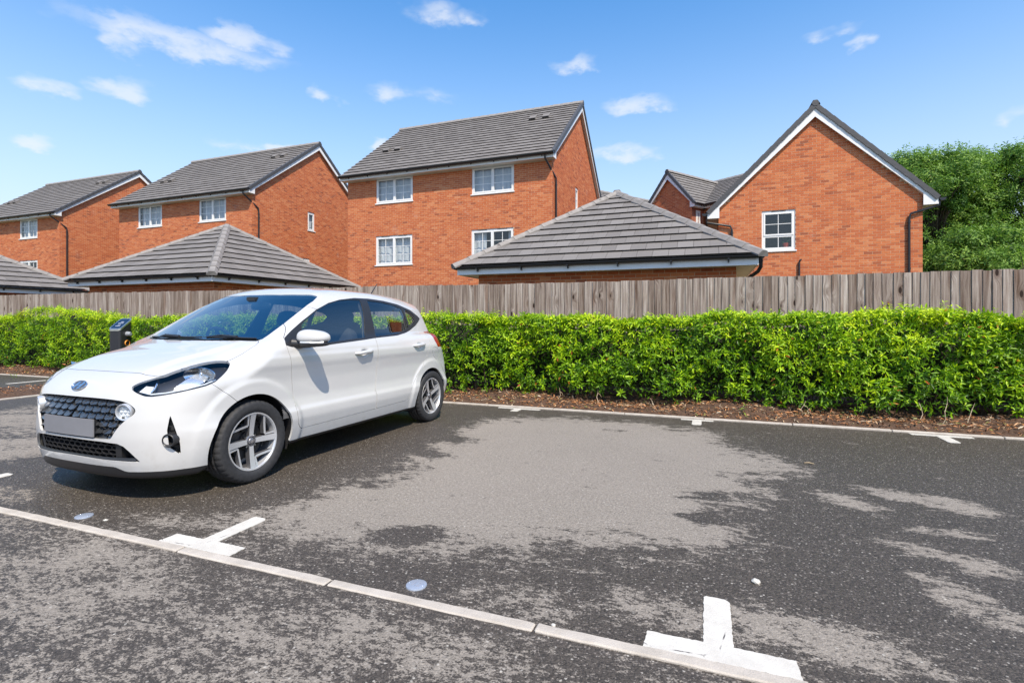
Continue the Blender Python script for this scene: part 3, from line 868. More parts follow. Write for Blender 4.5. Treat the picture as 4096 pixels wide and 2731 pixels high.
def house(name, label, loc, rot, Lx, D, ze, zr, front=(), gable=(), og=.16, oe=.32, nparts=300, fb=True, gb=True, pipes='front', vents=True, g=.33, tilev=None, group=None, gvis=None):
    """ridge along local x; the visible gable is the wall at local x = 0, the visible eave at local y = 0; ze = roof edge height at the eave"""
    root = thing(name, label, 'house', loc, group); root.rotation_euler = (0, 0, rot); bpy.context.view_layer.update()
    EAVE_O[0] = oe
    ym = D / 2; pitch = math.atan2(zr - ze, ym + oe); tp = math.tan(pitch)
    zw = ze + oe * tp - .12                                        # wall head under the roof
    zs = ze - .20                                                  # soffit level
    top = lambda s: zw + min(s, D - s) * tp - .02
    wall(root, (-Lx, 0, 0), (0, -1, 0), Lx, zs + .02, [w[:4] for w in front], bricks=fb, nparts=nparts)
    wall(root, (0, 0, 0), (1, 0, 0), D, zw, [w[:4] for w in gable], top, bricks=gb, nparts=nparts, name='gable_wall', visf=gvis)
    m = MB(); m.quad((0, D, 0), (-Lx, D, 0), (-Lx, D, zw), (0, D, zw)); m.quad((-Lx, D, 0), (-Lx, 0, 0), (-Lx, 0, zw), (-Lx, ym, top(ym)), (-Lx, D, zw)); m.build('rear_wall', M_WALL, root)
    for w in front: window(root, (-Lx, 0, 0), (0, -1, 0), *w[:4], **(w[4] if len(w) > 4 else {}))
    for w in gable: window(root, (0, 0, 0), (1, 0, 0), *w[:4], **(w[4] if len(w) > 4 else {}))
    x0, x1 = -Lx - og, og
    e0, rg, e1 = (-oe, ze), (ym, zr), (D + oe, ze)
    roof = slab(root, [[(x0, e0[0], ze), (x1, e0[0], ze), (x1, ym, zr), (x0, ym, zr)], [(x1, e1[0], ze), (x0, e1[0], ze), (x0, ym, zr), (x1, ym, zr)],
                       [(x0, e0[0], ze - .05), (x0, ym, zr - .05), (x1, ym, zr - .05), (x1, e0[0], ze - .05)], [(x1, e1[0], ze - .05), (x1, ym, zr - .05), (x0, ym, zr - .05), (x0, e1[0], ze - .05)],
                       [(x0, e0[0], ze - .05), (x1, e0[0], ze - .05), (x1, e0[0], ze), (x0, e0[0], ze)], [(x1, e1[0], ze - .05), (x0, e1[0], ze - .05), (x0, e1[0], ze), (x1, e1[0], ze)]])
    Hs = math.hypot(ym + oe, zr - ze); eu = Vector((0, ym + oe, zr - ze)).normalized()
    tiles(roof, root, (x0, -oe - .035, ze + .006 - .035 * tp), (1, 0, 0), eu, Hs + .02, lambda v: 0.0, lambda v: x1 - x0 - .03, g=g, nparts=nparts)
    eu2 = Vector((0, -(ym + oe), zr - ze)).normalized()
    tiles(roof, root, (x1, D + oe + .035, ze + .006 - .035 * tp), (-1, 0, 0), eu2, Hs + .02, lambda v: .03, lambda v: x1 - x0, g=g, nparts=0)
    ridge_run(roof, (x0, ym, zr + .05), (x1 + .01, ym, zr + .05), .45, w=.13, h=.05, drop=.06)
    # verge caps, one per course, stepping up the rake
    n = round(Hs / g); gl = Hs / n
    vm = MB(); vm.box((-.09, -.02, -.005), (.03, gl + .012, .035)); vm.box((-.006, -.02, -.10), (.03, gl + .012, -.005)); vme = vm.mesh('verge_tile', M_VERGE)
    for sg in (1, -1):
        for i in range(n):
            o = link('verge_tile', vme, roof)
            v = i * gl
            y = -oe + v * math.cos(pitch) if sg > 0 else D + oe - v * math.cos(pitch)
            o.location = (x1, y, ze + v * math.sin(pitch) + .012)
            if sg > 0: o.rotation_euler = (pitch + .035, 0, 0)
            else:
                o.matrix_basis = Matrix.Translation((x1, y, ze + v * math.sin(pitch) + .012)) @ Matrix.Rotation(-pitch - .035, 4, 'X') @ Matrix.Diagonal((1, -1, 1, 1))
    cm = MB(); cm.lathe([(0, .03), (.10, .028), (.115, .0)], 6, lambda a, b, h: (x1 + h + .012, ym + a, zr + .025 + b)); cm.build('ridge_end_cap', M_VERGE, roof)
    barge(root, x1 - .012, (e0, rg), 1); barge(root, x1 - .012, (e1, rg), 1)
    # boxed eaves
    for (yy, out, ya, yb) in ((-oe, (0, -1, 0), -oe, 0), (D + oe, (0, 1, 0), D, D + oe)):
        m = MB(); m.box((x0 + .01, min(yy, yy + (.02 if out[1] < 0 else -.02)), zs), (x1 - .036, max(yy, yy + (.02 if out[1] < 0 else -.02)), ze - .03)); m.build('fascia', M_UPVC, root)
        m = MB(); m.box((x0 + .01, ya + .022 if out[1] < 0 else ya + .008, zs + .003), (x1 - .036, yb - .008 if out[1] < 0 else yb - .022, zs + .018)); m.build('soffit', M_SOFFIT, root)
        gutter(root, (x0, yy, 0), (x1 + .02, yy, 0), out, ze - .03, .085)
    for sg, pts in ((1, (e0, rg)), (-1, (e1, rg))):
        (ya, za), (yb, zb) = pts; m = MB(); yy = 0.0 if sg > 0 else D
        za2 = za + oe * tp - .23; zb2 = zb - .23
        m.quad((.008, yy, za2), (x1 - .03, yy, za2), (x1 - .03, yb, zb2), (.008, yb, zb2)); m.build('verge_soffit', M_SOFFIT, root)
    if pipes == 'front':
        downpipe(root, [(-.16, -oe - .05, ze - .06), (-.16, -oe - .05, ze - .22), (.06, .30, ze - .80), (.06, .32, ze - .92), (.06, .32, 0)])
    if vents:
        vmb = MB(); vmb.box((-.15, 0, 0), (.15, .30, .11)); vmb.box((-.13, -.006, .01), (.13, .0, .10), mi=1); vme = vmb.mesh('roof_vent', [M_TILE, M_BLACK])
        for (xx, v) in ((-1.15, Hs * .72), (-1.75, Hs * .72), (-7.6, Hs * .42), (-8.2, Hs * .42)):
            o = link('roof_vent', vme, root); o.location = Vector((xx, -oe, ze)) + eu * v + Vector((0, 0, .02)); o.rotation_euler = (pitch, 0, 0)
    return root

TW = [(.85 + .6, 0, 0, 0)]
def h3_windows(kinds):
    # s measured from the left end of the 9.0 m front
    return [(1.42, 3.17, 6.0, 7.05, dict(curtain=kinds[0])), (5.79, 7.52, 6.0, 7.05, dict(curtain=kinds[1])),
            (1.40, 3.15, 3.45, 4.65, dict(curtain=kinds[2])), (5.77, 7.50, 3.45, 4.65, dict(curtain=kinds[3]))]
gw = lambda: [(3.55, 4.05, 5.925, 6.90, dict(cols=((1, 2),), curtain='full', vents=False)), (3.2, 3.7, 3.45, 4.425, dict(cols=((1, 2),), curtain='full', vents=False))]
house('brick_house', 'three-storey red brick house with four windows, rising behind the hip-roofed garage beside the car park', (-5.23, 18.0, 0), 0, 9.0, 8.5, 7.20, 10.70, h3_windows(['full', 'full', 'full', 'sides']), gw(), group=None)
house('brick_house', 'red brick house with tiled roof standing behind the pyramid-roofed garage, two small gable windows', (-19.6, 18.0, 0), 0, 9.2, 8.5, 7.20, 10.66,
      [(1.45, 3.22, 5.925, 7.05, dict(curtain='full')), (5.8, 7.57, 5.925, 7.05, dict(curtain='full'))], gw())
house('brick_house', 'farthest red brick house of the row, only its right part in view', (-33.8, 18.0, 0), 0, 9.2, 8.5, 7.20, 10.62,
      [(5.47, 7.18, 5.925, 7.05, dict(curtain='full')), (5.47, 7.18, 3.45, 4.65, dict(curtain='sides'))], [])
D = house('gable_house', 'two-storey brick house with its plain gable end and one small window towards the fence', (.38, 18.2, 0), R(-90), 9.0, 5.5, 4.70, 7.80, [],
      [(1.28, 2.23, 3.375, 4.65, dict(cols=((2, 1), (2, 2)), curtain='none', sash=True))], og=.14, oe=.34, fb=False, pipes=None, vents=False, nparts=300)
# rainwater pipes of the gable house (local: y across the gable, x = 0 its face)
downpipe(D, [(.06, 5.5 + .38, 4.64), (.06, 5.5 + .38, 4.48), (.07, 5.19, 4.27), (.06, 5.16, 4.12), (.06, 5.16, 0)])
downpipe(D, [(.06, -.36, 4.62), (.06, -.36, 4.38), (.07, .36, 4.22), (.06, .40, 4.08), (.06, .40, 0)])
mb = MB(); mb.tube([(.05, 2.33, 0), (.05, 2.33, 2.98), (.06, 2.36, 3.05), (.10, 2.37, 3.05)], .028, 8); mb.build('vent_pipe', M_BLACK, D)
pot = thing('flower_pot', 'red flower pot on the sill inside the small gable window', 'pot', (2.38, 18.43, 3.44))
mb = MB(); mb.lathe([(0, 0), (.075, 0), (.10, .15), (.11, .15), (.11, .18), (.095, .18), (.09, .16), (0, .15)], 20, lambda a, b, h: (a, b, h)); smooth_shade(mb.build('pot', simple('red_pot', (.55, .07, .03), .5), pot))
mb = MB()
for i in range(26):
    a = rnd.uniform(0, 6.28); r = rnd.uniform(.04, .13); z = rnd.uniform(.2, .42); c = Vector((r * math.cos(a), r * math.sin(a), z)); t = Vector((math.cos(a + .7) * .05, math.sin(a + .7) * .05, .03))
    mb.quad(c - t, c + Vector((0, 0, .04)), c + t, c - Vector((0, 0, .035)))
mb.build('leaves', simple('house_plant', (.05, .12, .03), .6), pot)

# ------------------------------------------------------------------ garages with hipped roofs
def garage(label, loc, wx, wy, ze, za, oe=.36, visible=('front', 'right'), nparts=300, zvis=1.6):
    root = thing('garage', label, 'garage', loc); bpy.context.view_layer.update()
    zs = ze - .20
    wall(root, (0, 0, 0), (0, -1, 0), wx, zs + .01, nparts=min(nparts, 150), zb=1.5, zvis=zvis)
    wall(root, (wx, 0, 0), (1, 0, 0), wy, zs + .01, nparts=min(nparts, 150), zb=1.5, zvis=zvis, name='side_wall', bricks='right' in visible)
    m = MB(); m.quad((wx, wy, 0), (0, wy, 0), (0, wy, zs), (wx, wy, zs)); m.quad((0, wy, 0), (0, 0, 0), (0, 0, zs), (0, wy, zs)); m.build('rear_wall', M_WALL, root)
    x0, x1, y0, y1 = -oe, wx + oe, -oe, wy + oe
    hw = (x1 - x0) / 2; run = min(hw, (y1 - y0) / 2); cx = (x0 + x1) / 2
    A = Vector((cx, y0 + run, za)); Bk = Vector((cx, max(y1 - run, y0 + run + .02), za))
    c = [Vector((x0, y0, ze)), Vector((x1, y0, ze)), Vector((x1, y1, ze)), Vector((x0, y1, ze))]
    roof = slab(root, [[c[0], c[1], A], [c[1], c[2], Bk, A], [c[2], c[3], Bk], [c[3], c[0], A, Bk], [c[3], c[2], c[1], c[0]]])
    Hs = math.hypot(run, za - ze); nrm = lambda v: Vector(v).normalized()
    up = .006
    W_ = x1 - x0; D_ = y1 - y0; f = lambda v: v / Hs
    tiles(roof, root, c[0] + Vector((0, -.03, up - .016)), (1, 0, 0), nrm((0, run, za - ze)), Hs, lambda v: hw * f(v), lambda v: W_ - hw * f(v), nparts=nparts)
    tiles(roof, root, c[1] + Vector((.03, 0, up - .016)), (0, 1, 0), nrm((-hw, 0, za - ze)), math.hypot(hw, za - ze), lambda v: run * v / math.hypot(hw, za - ze), lambda v: D_ - (y1 - Bk.y) * v / math.hypot(hw, za - ze), nparts=nparts if 'right' in visible else 0)
    tiles(roof, root, c[3] + Vector((-.03, 0, up - .016)), (0, -1, 0), nrm((hw, 0, za - ze)), math.hypot(hw, za - ze), lambda v: (y1 - Bk.y) * v / math.hypot(hw, za - ze), lambda v: D_ - run * v / math.hypot(hw, za - ze), nparts=0)
    for k, T in ((0, A), (1, A), (2, Bk), (3, Bk)):
        d = (T - c[k]).normalized(); ridge_run(roof, c[k] - d * .12 + Vector((0, 0, .035)), T + Vector((0, 0, .035)), .42, 'hip_tile', w=.12, h=.05, drop=.03)
    if (Bk - A).length > .2: ridge_run(roof, A + Vector((0, 0, .05)), Bk + Vector((0, 0, .05)), .42)
    for (p, q, out) in ((c[0], c[1], (0, -1, 0)), (c[1], c[2], (1, 0, 0)), (c[2], c[3], (0, 1, 0)), (c[3], c[0], (-1, 0, 0))):
        p2, q2 = Vector((p.x, p.y, 0)), Vector((q.x, q.y, 0)); o = Vector(out); d = (q2 - p2).normalized()
        fn = lambda s, z, k: p2 + d * s - o * k + ZV * z
        L = (q2 - p2).length
        m = MB(); m.prism([(0.022, zs), (L - .001, zs), (L - .001, ze - .02), (.022, ze - .02)], .022, .0, fn); m.build('fascia', M_UPVC, root)
        m = MB(); m.quad(fn(.03, zs + .012, .024), fn(L - .03, zs + .012, .024), fn(L - oe - .01, zs + .012, oe), fn(oe + .01, zs + .012, oe)); m.build('soffit', M_SOFFIT, root)
        gutter(root, p2 + o * .002, q2 + o * .002, out, ze - .03)
    return root, c
g1, c = garage('brick garage with grey hipped roof behind the fence, in front of the four-window house', (-4.82, 10.65, 0), 5.35, 6.2, 2.37, 4.40)
downpipe(g1, [(5.35 + .40, -.30, 2.30), (5.35 + .40, -.28, 2.14), (5.35 + .36, -.2, 2.06), (5.35 + .07, .12, 1.86), (5.35 + .06, .15, 1.75), (5.35 + .06, .15, 0)])
garage('brick garage with grey pyramid roof whose hip corner points at the white car', (-17.25, 9.95, 0), 5.1, 5.1, 2.37, 4.24)
garage('garage roof cut off by the far end of the fence', (-26.2, 5.4, 0), 5.9, 5.7, 2.22, 4.20, nparts=200)

# ------------------------------------------------------------------ house with a cross gable in the gap
main = house('corner_house', 'distant brick house with a narrow steep gable, seen between garage and gable house', (-1.82 + 7.0 * .821 + 1.0 * .571, 28.17 - 7.0 * .571 + 1.0 * .821, 0), R(-34.8), 10.0, 7.0, 7.05, 9.15, [], [], nparts=40, gb=False, vents=False, pipes=None)
wing = house('wing', 'wing', 'house', (0, 0, 0), 0, 1, 1, 1) if False else house('wing', 'x', (-1.82 - 1.4 * .821, 28.17 + 1.4 * .571, 0), R(-124.8), 4.0, 2.8, 7.05, 8.95, [], [(.9, 1.9, 4.95, 6.0, dict(cols=((1, 2), (1, 2)), curtain='full'))], nparts=120, oe=.26, fb=True, vents=False, pipes=None, g=.25)
MW = main.matrix_world.copy(); WW = wing.matrix_world.copy()
bpy.context.view_layer.update(); MW = main.matrix_world.copy(); WW = wing.matrix_world.copy(); K = MW.inverted() @ WW
for ch in list(wing.children):
    mbs = ch.matrix_basis.copy(); ch.parent = main; ch.matrix_basis = K @ mbs
bpy.data.objects.remove(wing)
# small window on the return wall of the wing (faces the main front's side)
nw = window(main, K @ Vector((-.0, 2.8, 0)), (K.to_3x3() @ Vector((0, 1, 0))), .32, .66, 5.9, 6.75, cols=((2, 3),), curtain='none', vents=False, rec=.02)
house('far_house', 'sliver of a distant tiled roof showing above the garage hip', (-6.9 - 2.9 * .821, 32.3 + 2.9 * .571, 0), R(-124.8), 9.0, 5.8, 7.2, 9.45, [], [], nparts=40, fb=False, gb=False, vents=False, pipes=None)
# ------------------------------------------------------------------ foliage
def mat_leaf(name, stops, rough=.45, trans=.35, tcol=(.25, .5, .04)):
    m, t, b = material(name)
    nt = m.node_tree; out = nt.nodes['Material Output']
    at = t.n('ShaderNodeAttribute', dict(attribute_name='bv')).outputs['Fac']
    geo = t.n('ShaderNodeNewGeometry').outputs['Position']
    n1 = t.noise(geo, 2.2, 3, .6)
    c = t.ramp(t.m('ADD', at, t.m('MULTIPLY', t.m('SUBTRACT', n1, .5), .22)), stops)
    t.put(b.inputs['Base Color'], c)
    b.inputs['Roughness'].default_value = rough; b.inputs['Specular IOR Level'].default_value = .25
    tr = t.n('ShaderNodeBsdfTranslucent', Color=t.mix(.5, c, tcol))
    mx = t.n('ShaderNodeMixShader', _0=trans, _1=b, _2=tr)
    t.put(out.inputs['Surface'], mx)
    return m
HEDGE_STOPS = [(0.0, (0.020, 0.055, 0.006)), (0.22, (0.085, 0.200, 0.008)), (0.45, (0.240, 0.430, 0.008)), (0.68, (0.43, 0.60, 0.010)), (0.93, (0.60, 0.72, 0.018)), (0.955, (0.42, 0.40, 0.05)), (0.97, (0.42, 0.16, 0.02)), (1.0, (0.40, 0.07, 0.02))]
M_HEDGE = mat_leaf('hedge_leaf', HEDGE_STOPS, .36, .30)
M_TWIG = simple('hedge_twig', (0.085, 0.058, 0.038), .9, var=.3, vscale=30)

LEAF8 = np.array([(0, 0, 0), (-.36, .30, .05), (0, .32, -.04), (.36, .30, .05), (-.33, .66, .03), (0, .68, -.07), (.33, .66, .03), (0, 1.0, -.16)])   # x width, y length, z
LEAF8_F = np.array([(0, 2, 1), (0, 3, 2), (1, 2, 5), (1, 5, 4), (2, 3, 6), (2, 6, 5), (4, 5, 7), (5, 6, 7)])
LEAF4 = np.array([(0, 0, 0), (-.36, .45, .06), (0, .5, -.04), (.36, .45, .06), (0, 1.0, -.12)])
LEAF4_F = np.array([(0, 2, 1), (0, 3, 2), (1, 2, 4), (2, 3, 4)])
def leaf_cloud(base, dirs, nrm, length, width, val, tmpl=8):
    """base (n,3); dirs = leaf axis; nrm = approx upper-side normal"""
    T, Fc = (LEAF8, LEAF8_F) if tmpl == 8 else (LEAF4, LEAF4_F)
    d = dirs / np.linalg.norm(dirs, axis=1, keepdims=True)
    x = np.cross(d, nrm); x /= np.maximum(np.linalg.norm(x, axis=1, keepdims=True), 1e-6)
    z = np.cross(x, d)
    n, k = len(base), len(T)
    V = base[:, None] + x[:, None] * (T[None, :, 0:1] * width[:, None, None]) + d[:, None] * (T[None, :, 1:2] * length[:, None, None]) + z[:, None] * (T[None, :, 2:3] * length[:, None, None])
    Fq = (np.arange(n)[:, None, None] * k + Fc[None]).reshape(-1, 3)
    return V.reshape(-1, 3), Fq, np.repeat(val, len(Fc))

def rosettes(cent, axis, nl, L, spread=(50, 100), jit=.25, wr=.40, r=rng):
    """whorls of nl leaves round shoot tips"""
    n = len(cent); a = axis / np.linalg.norm(axis, axis=1, keepdims=True)
    t1 = np.cross(a, np.array([0.31, 0.77, 0.55])); t1 /= np.linalg.norm(t1, axis=1, keepdims=True); t2 = np.cross(a, t1)
    B, Dv, Nv, Ls, own = [], [], [], [], []
    ph0 = r.uniform(0, 6.28, n)
    for k in range(nl):
        ph = ph0 + k * 2.4 + r.normal(0, .25, n)
        th = np.radians(spread[0] + (spread[1] - spread[0]) * (k / max(1, nl - 1)) + r.normal(0, 10, n))
        rad = t1 * np.cos(ph)[:, None] + t2 * np.sin(ph)[:, None]
        d = a * np.cos(th)[:, None] + rad * np.sin(th)[:, None]
        d[:, 2] -= .12
        nn = a * np.sin(th)[:, None] - rad * np.cos(th)[:, None] + r.normal(0, jit, (n, 3))
        B.append(cent - a * (L * .9 * k / nl)[:, None] if np.ndim(L) else cent - a * (L * .9 * k / nl)); Dv.append(d); Nv.append(nn)
        Ls.append(L * r.uniform(.75, 1.15, n) * (0.7 + .3 * k / nl)); own.append(np.arange(n))
    B, Dv, Nv, Ls, own = np.concatenate(B), np.concatenate(Dv), np.concatenate(Nv), np.concatenate(Ls), np.concatenate(own)
    return B, Dv, Nv, Ls, Ls * wr * r.uniform(.85, 1.15, len(Ls)), own

# ------------------------------------------------------------------ hedge
hedge = thing('hedge', 'clipped bright green evergreen hedge running along the fence', 'hedge', (-7, 7.35, 0))
HO = np.array([-7, 7.35, 0])
def hedge_top(x):
    return 1.20 + .03 * np.sin(x * 1.3) + .025 * np.sin(x * 3.1 + 1) + .02 * np.sin(x * 7.3) + .05 * np.exp(-((x - 2.4) / .35) ** 2) + .16 * np.exp(-((x + 13.5) / 1.1) ** 2) - .06 * np.exp(-((x + 10.2) / 1.0) ** 2) + .05 * (x < -9)
def hedge_front(x, z):
    return 6.86 + .05 * np.sin(x * 2.2 + 2 * z) + .05 * np.sin(x * 4.9 - 3 * z + 1) + .04 * np.sin(x * 9.1 + 5 * z) + .06 * np.clip((.35 - z) / .35, 0, 1) + .05 * np.clip((z - 1.0) / .3, 0, 1)
def hedge_pts(n, x0, x1, r=rng):
    x = r.uniform(x0, x1, n); face = r.random(n)
    z = np.where(face < .66, .13 + r.random(n) ** .75 * 1.13, 0.0)
    zt = hedge_top(x)
    z = np.minimum(z, zt)
    y = hedge_front(x, z) + np.abs(r.normal(0, .05, n))
    nrm = np.stack([r.normal(0, .45, n), -np.ones(n), .35 + r.normal(0, .45, n)], -1)
    tp = face >= .66
    yt = 6.92 + r.random(n) ** 1.7 * .85
    y = np.where(tp, yt, y); z = np.where(tp, zt + r.normal(0, .025, n) - .05 * np.clip((yt - 7.3), 0, 1), z)
    nrm[tp] = np.stack([r.normal(0, .4, n), r.normal(-.25, .4, n), np.ones(n)], -1)[tp]
    # holes: thin out where a lumpy field is low, mostly low down on the front
    fld = np.sin(x * 3.7 + 1.3 * np.sin(z * 5)) * np.sin(z * 6.1 + x * 1.9 + 2) + .5 * np.sin(x * 8.3 - z * 4)
    keep = tp | (fld > -.85 + 1.15 * np.clip((.62 - z) / .5, 0, 1) * r.random(n))
    return x[keep], y[keep], z[keep], nrm[keep], tp[keep]
parts = []
for (x0, x1, dens, tm) in ((-3.2, 4.6, 500, 8), (-8.5, -3.2, 330, 8), (-19.0, -8.5, 330, 4), (4.6, 8.4, 260, 4)):
    x, y, z, nr, tp = hedge_pts(int(dens * (x1 - x0)), x0, x1)
    c = np.stack([x, y, z], -1)
    Lf = rng.uniform(.062, .094, len(x))
    B, Dv, Nv, Ls, Ws, own = rosettes(c, nr, 8, Lf)
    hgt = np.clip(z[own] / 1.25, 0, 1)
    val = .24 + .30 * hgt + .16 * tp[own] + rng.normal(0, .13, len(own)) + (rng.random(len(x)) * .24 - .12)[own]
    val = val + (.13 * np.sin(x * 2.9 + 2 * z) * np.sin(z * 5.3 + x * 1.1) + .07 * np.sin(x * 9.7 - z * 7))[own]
    val = np.clip(val, .02, .94)
    rr = rng.random(len(val)); val = np.where(rr < .010, rng.uniform(.955, 1.0, len(val)), val)
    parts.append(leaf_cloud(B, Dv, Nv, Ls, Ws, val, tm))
    # deeper, darker leaves fill the inside
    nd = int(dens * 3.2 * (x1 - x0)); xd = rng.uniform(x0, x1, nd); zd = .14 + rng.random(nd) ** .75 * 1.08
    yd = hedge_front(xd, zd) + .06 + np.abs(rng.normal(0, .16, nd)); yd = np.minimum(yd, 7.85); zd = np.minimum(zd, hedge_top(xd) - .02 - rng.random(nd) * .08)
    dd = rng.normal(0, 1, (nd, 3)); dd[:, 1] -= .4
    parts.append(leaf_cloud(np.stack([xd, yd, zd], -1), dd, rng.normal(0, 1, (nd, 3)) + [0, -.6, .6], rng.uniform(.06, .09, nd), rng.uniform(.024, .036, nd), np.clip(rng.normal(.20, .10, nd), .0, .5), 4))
# taller shoots standing out of the clipped top
ns = 110; xs_ = rng.uniform(-17, 5, ns); hs = rng.uniform(.03, .13, ns); ys_ = rng.uniform(6.98, 7.7, ns)
hs = np.where(np.abs(xs_ - 2.35) < .3, hs + .06, hs)
for lvl in (0, .5, 1.0):
    c = np.stack([xs_, ys_, hedge_top(xs_) + hs * lvl], -1)
    B, Dv, Nv, Ls, Ws, own = rosettes(c, np.stack([rng.normal(0, .2, ns), rng.normal(-.1, .2, ns), np.ones(ns)], -1), 7, np.full(ns, .062))
    parts.append(leaf_cloud(B, Dv, Nv, Ls, Ws, np.clip(rng.normal(.72, .12, len(own)), .2, .94), 8))
off = 0; VV, FF, AA = [], [], []
for V, Fq, a in parts:
    VV.append(V); FF.append(Fq + off); AA.append(a); off += len(V)
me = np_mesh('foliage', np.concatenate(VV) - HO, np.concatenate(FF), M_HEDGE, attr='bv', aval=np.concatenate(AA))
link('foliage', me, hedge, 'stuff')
# woody stems rising from the soil
mb = MB()
for i in range(130):
    x = rnd.uniform(-18, 7); y = rnd.uniform(7.12, 7.5); p = Vector((x, y, 0)) - Vector(HO); pts = [p]
    for k in range(4):
        p = p + Vector((rnd.uniform(-.09, .09), rnd.uniform(-.09, .07), .25)); pts.append(p)
    mb.tube(pts, [.016, .013, .010, .008, .004], 5)
mb.build('stems', M_TWIG, hedge, kind='stuff')
# solid core inside the hedge, its interior shade painted as a dark colour
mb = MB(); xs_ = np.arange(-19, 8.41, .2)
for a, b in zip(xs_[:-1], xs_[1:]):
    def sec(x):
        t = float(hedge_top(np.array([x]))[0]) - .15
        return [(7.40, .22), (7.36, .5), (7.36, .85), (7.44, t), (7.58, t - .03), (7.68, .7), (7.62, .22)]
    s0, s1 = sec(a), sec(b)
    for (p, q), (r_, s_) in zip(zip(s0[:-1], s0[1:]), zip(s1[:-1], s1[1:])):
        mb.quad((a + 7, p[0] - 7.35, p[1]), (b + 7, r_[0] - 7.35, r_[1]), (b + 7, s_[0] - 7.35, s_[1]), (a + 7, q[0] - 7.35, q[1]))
mb.build('shade_core', simple('shade_core', (0.022, 0.026, 0.012), .95, var=.5, vscale=40, bump=.8), hedge, kind='stuff')

# ------------------------------------------------------------------ leaf litter, bark and dry stalks on the bed
def mat_litter():
    m, t, b = material('leaf_litter')
    at = t.n('ShaderNodeAttribute', dict(attribute_name='bv')).outputs['Fac']
    t.put(b.inputs['Base Color'], t.ramp(at, [(0.0, (0.06, 0.036, 0.026)), (0.25, (0.17, 0.085, 0.045)), (0.45, (0.36, 0.14, 0.045)), (0.63, (0.48, 0.22, 0.08)), (0.8, (0.50, 0.36, 0.22)), (0.93, (0.62, 0.52, 0.38)), (1.0, (0.20, 0.22, 0.05))]))
    b.inputs['Roughness'].default_value = .7
    return m
M_LITTER = mat_litter()
n = 19000
x = rng.uniform(-17, 6.5, n); y = 6.575 + rng.random(n) ** 1.15 * .55
near = rng.random(n) < np.where(x > -4, 1, .55); x, y = x[near], y[near]; n = len(x)
z = soil_z(x, y) + rng.uniform(.006, .04, n)
d = np.stack([rng.normal(0, 1, n), rng.normal(0, 1, n), rng.normal(0, .25, n)], -1); nn = np.stack([rng.normal(0, .4, n), rng.normal(-.25, .4, n), np.ones(n)], -1)
ln = rng.uniform(.022, .075, n); wd = ln * np.where(rng.random(n) < .4, rng.uniform(.08, .2, n), rng.uniform(.25, .45, n))
V, Fq, a = leaf_cloud(np.stack([x, y, z], -1), d, nn, ln, wd, np.clip(rng.normal(.48, .29, n), 0, 1), 4)
m = 500; x2 = rng.uniform(-10.62, -9.74, m); y2 = rng.uniform(2, 6.4, m)
V2, F2, a2 = leaf_cloud(np.stack([x2, y2, np.full(m, .085)], -1), np.stack([rng.normal(0, 1, m), rng.normal(0, 1, m), rng.normal(0, .2, m)], -1), np.tile([0, -.3, 1.], (m, 1)), rng.uniform(.04, .08, m), rng.uniform(.012, .03, m), np.clip(rng.normal(.5, .2, m), 0, 1), 4)
o = link('leaf_litter', np_mesh('leaf_litter', np.concatenate([V, V2]), np.concatenate([Fq, F2 + len(V)]), M_LITTER, attr='bv', aval=np.concatenate([a, a2])), None, 'stuff')
tag(o, 'dry orange and brown leaf litter on the soil under the hedge', 'leaf litter')
mb = MB()
for i in range(150):
    xx = rnd.uniform(-9, 5); yy = rnd.uniform(6.6, 7.0); p = Vector((xx, yy, .04)); q = p + Vector((rnd.uniform(-.14, .14), rnd.uniform(-.06, .06), rnd.uniform(.0, .02)))
    mb.tube([p, (p + q) / 2 + Vector((0, 0, .008)), q], [.003, .0028, .0015], 4, a=rnd.uniform(.6, .95))
for xx, hh in ((-.6, .15), (1.05, .22), (1.12, .12), (2.15, .22), (2.35, .3), (2.75, .17), (-2.7, .16), (-1.9, .2), (0.2, .13), (2.6, .25), (-1.35, .22), (3.1, .2)):
    yy = rnd.uniform(6.7, 6.9); p = Vector((xx, yy, .03)); pts = [p]
    for k in range(4): p = p + Vector((rnd.uniform(-.03, .035), rnd.uniform(-.02, .02), hh / 4 * rnd.uniform(.7, 1.2))); pts.append(p)
    mb.tube(pts, [.0045, .004, .0035, .003, .0015], 5, a=.86)
    if rnd.random() < .6:
        q = pts[3]; mb.tube([q, q + Vector((.03, -.01, -.015)), q + Vector((.05, -.015, -.05))], [.0025, .002, .001], 4, a=.8)
o = mb.build('dry_stalks', M_LITTER, None, attr='bv', kind='stuff'); tag(o, 'thin dead stalks standing in the leaf litter', 'dry stalks')
# a few seedlings
M_SEED = mat_leaf('seedling_leaf', [(0, (.10, .22, .02)), (1, (.30, .45, .05))], .5, .3)
def seedling(xx, yy, s, nl, label, red=False):
    r_ = thing('seedling', label, 'plant', (xx, yy, .05))
    mb = MB(); mb.tube([(0, 0, -.02), (.004, 0, s * .5), (0, .004, s)], .003, 5); mb.build('stem', M_TWIG, r_)
    B, Dv, Nv, Ls, Ws, own = rosettes(np.array([(0, 0, s), (.0, 0, s * .6)]), np.array([(0, 0, 1.), (0.2, -.3, 1)]), nl, np.full(2, s * .55), (40, 85))
    V, Fq, a = leaf_cloud(B, Dv, Nv, Ls, Ws, rng.random(len(B)), 8)
    link('leaves', np_mesh('leaves', V, Fq, M_LITTER if red else M_SEED, attr='bv', aval=a), r_)
seedling(.42, 6.68, .11, 5, 'small green weed sprouting in the litter of the bed')
seedling(-12.05, 6.75, .14, 6, 'yellow-green weed at the foot of the hedge far beyond the car')
seedling(-12.6, 6.85, .26, 6, 'brown wilted shoot at the foot of the hedge far beyond the car', True)
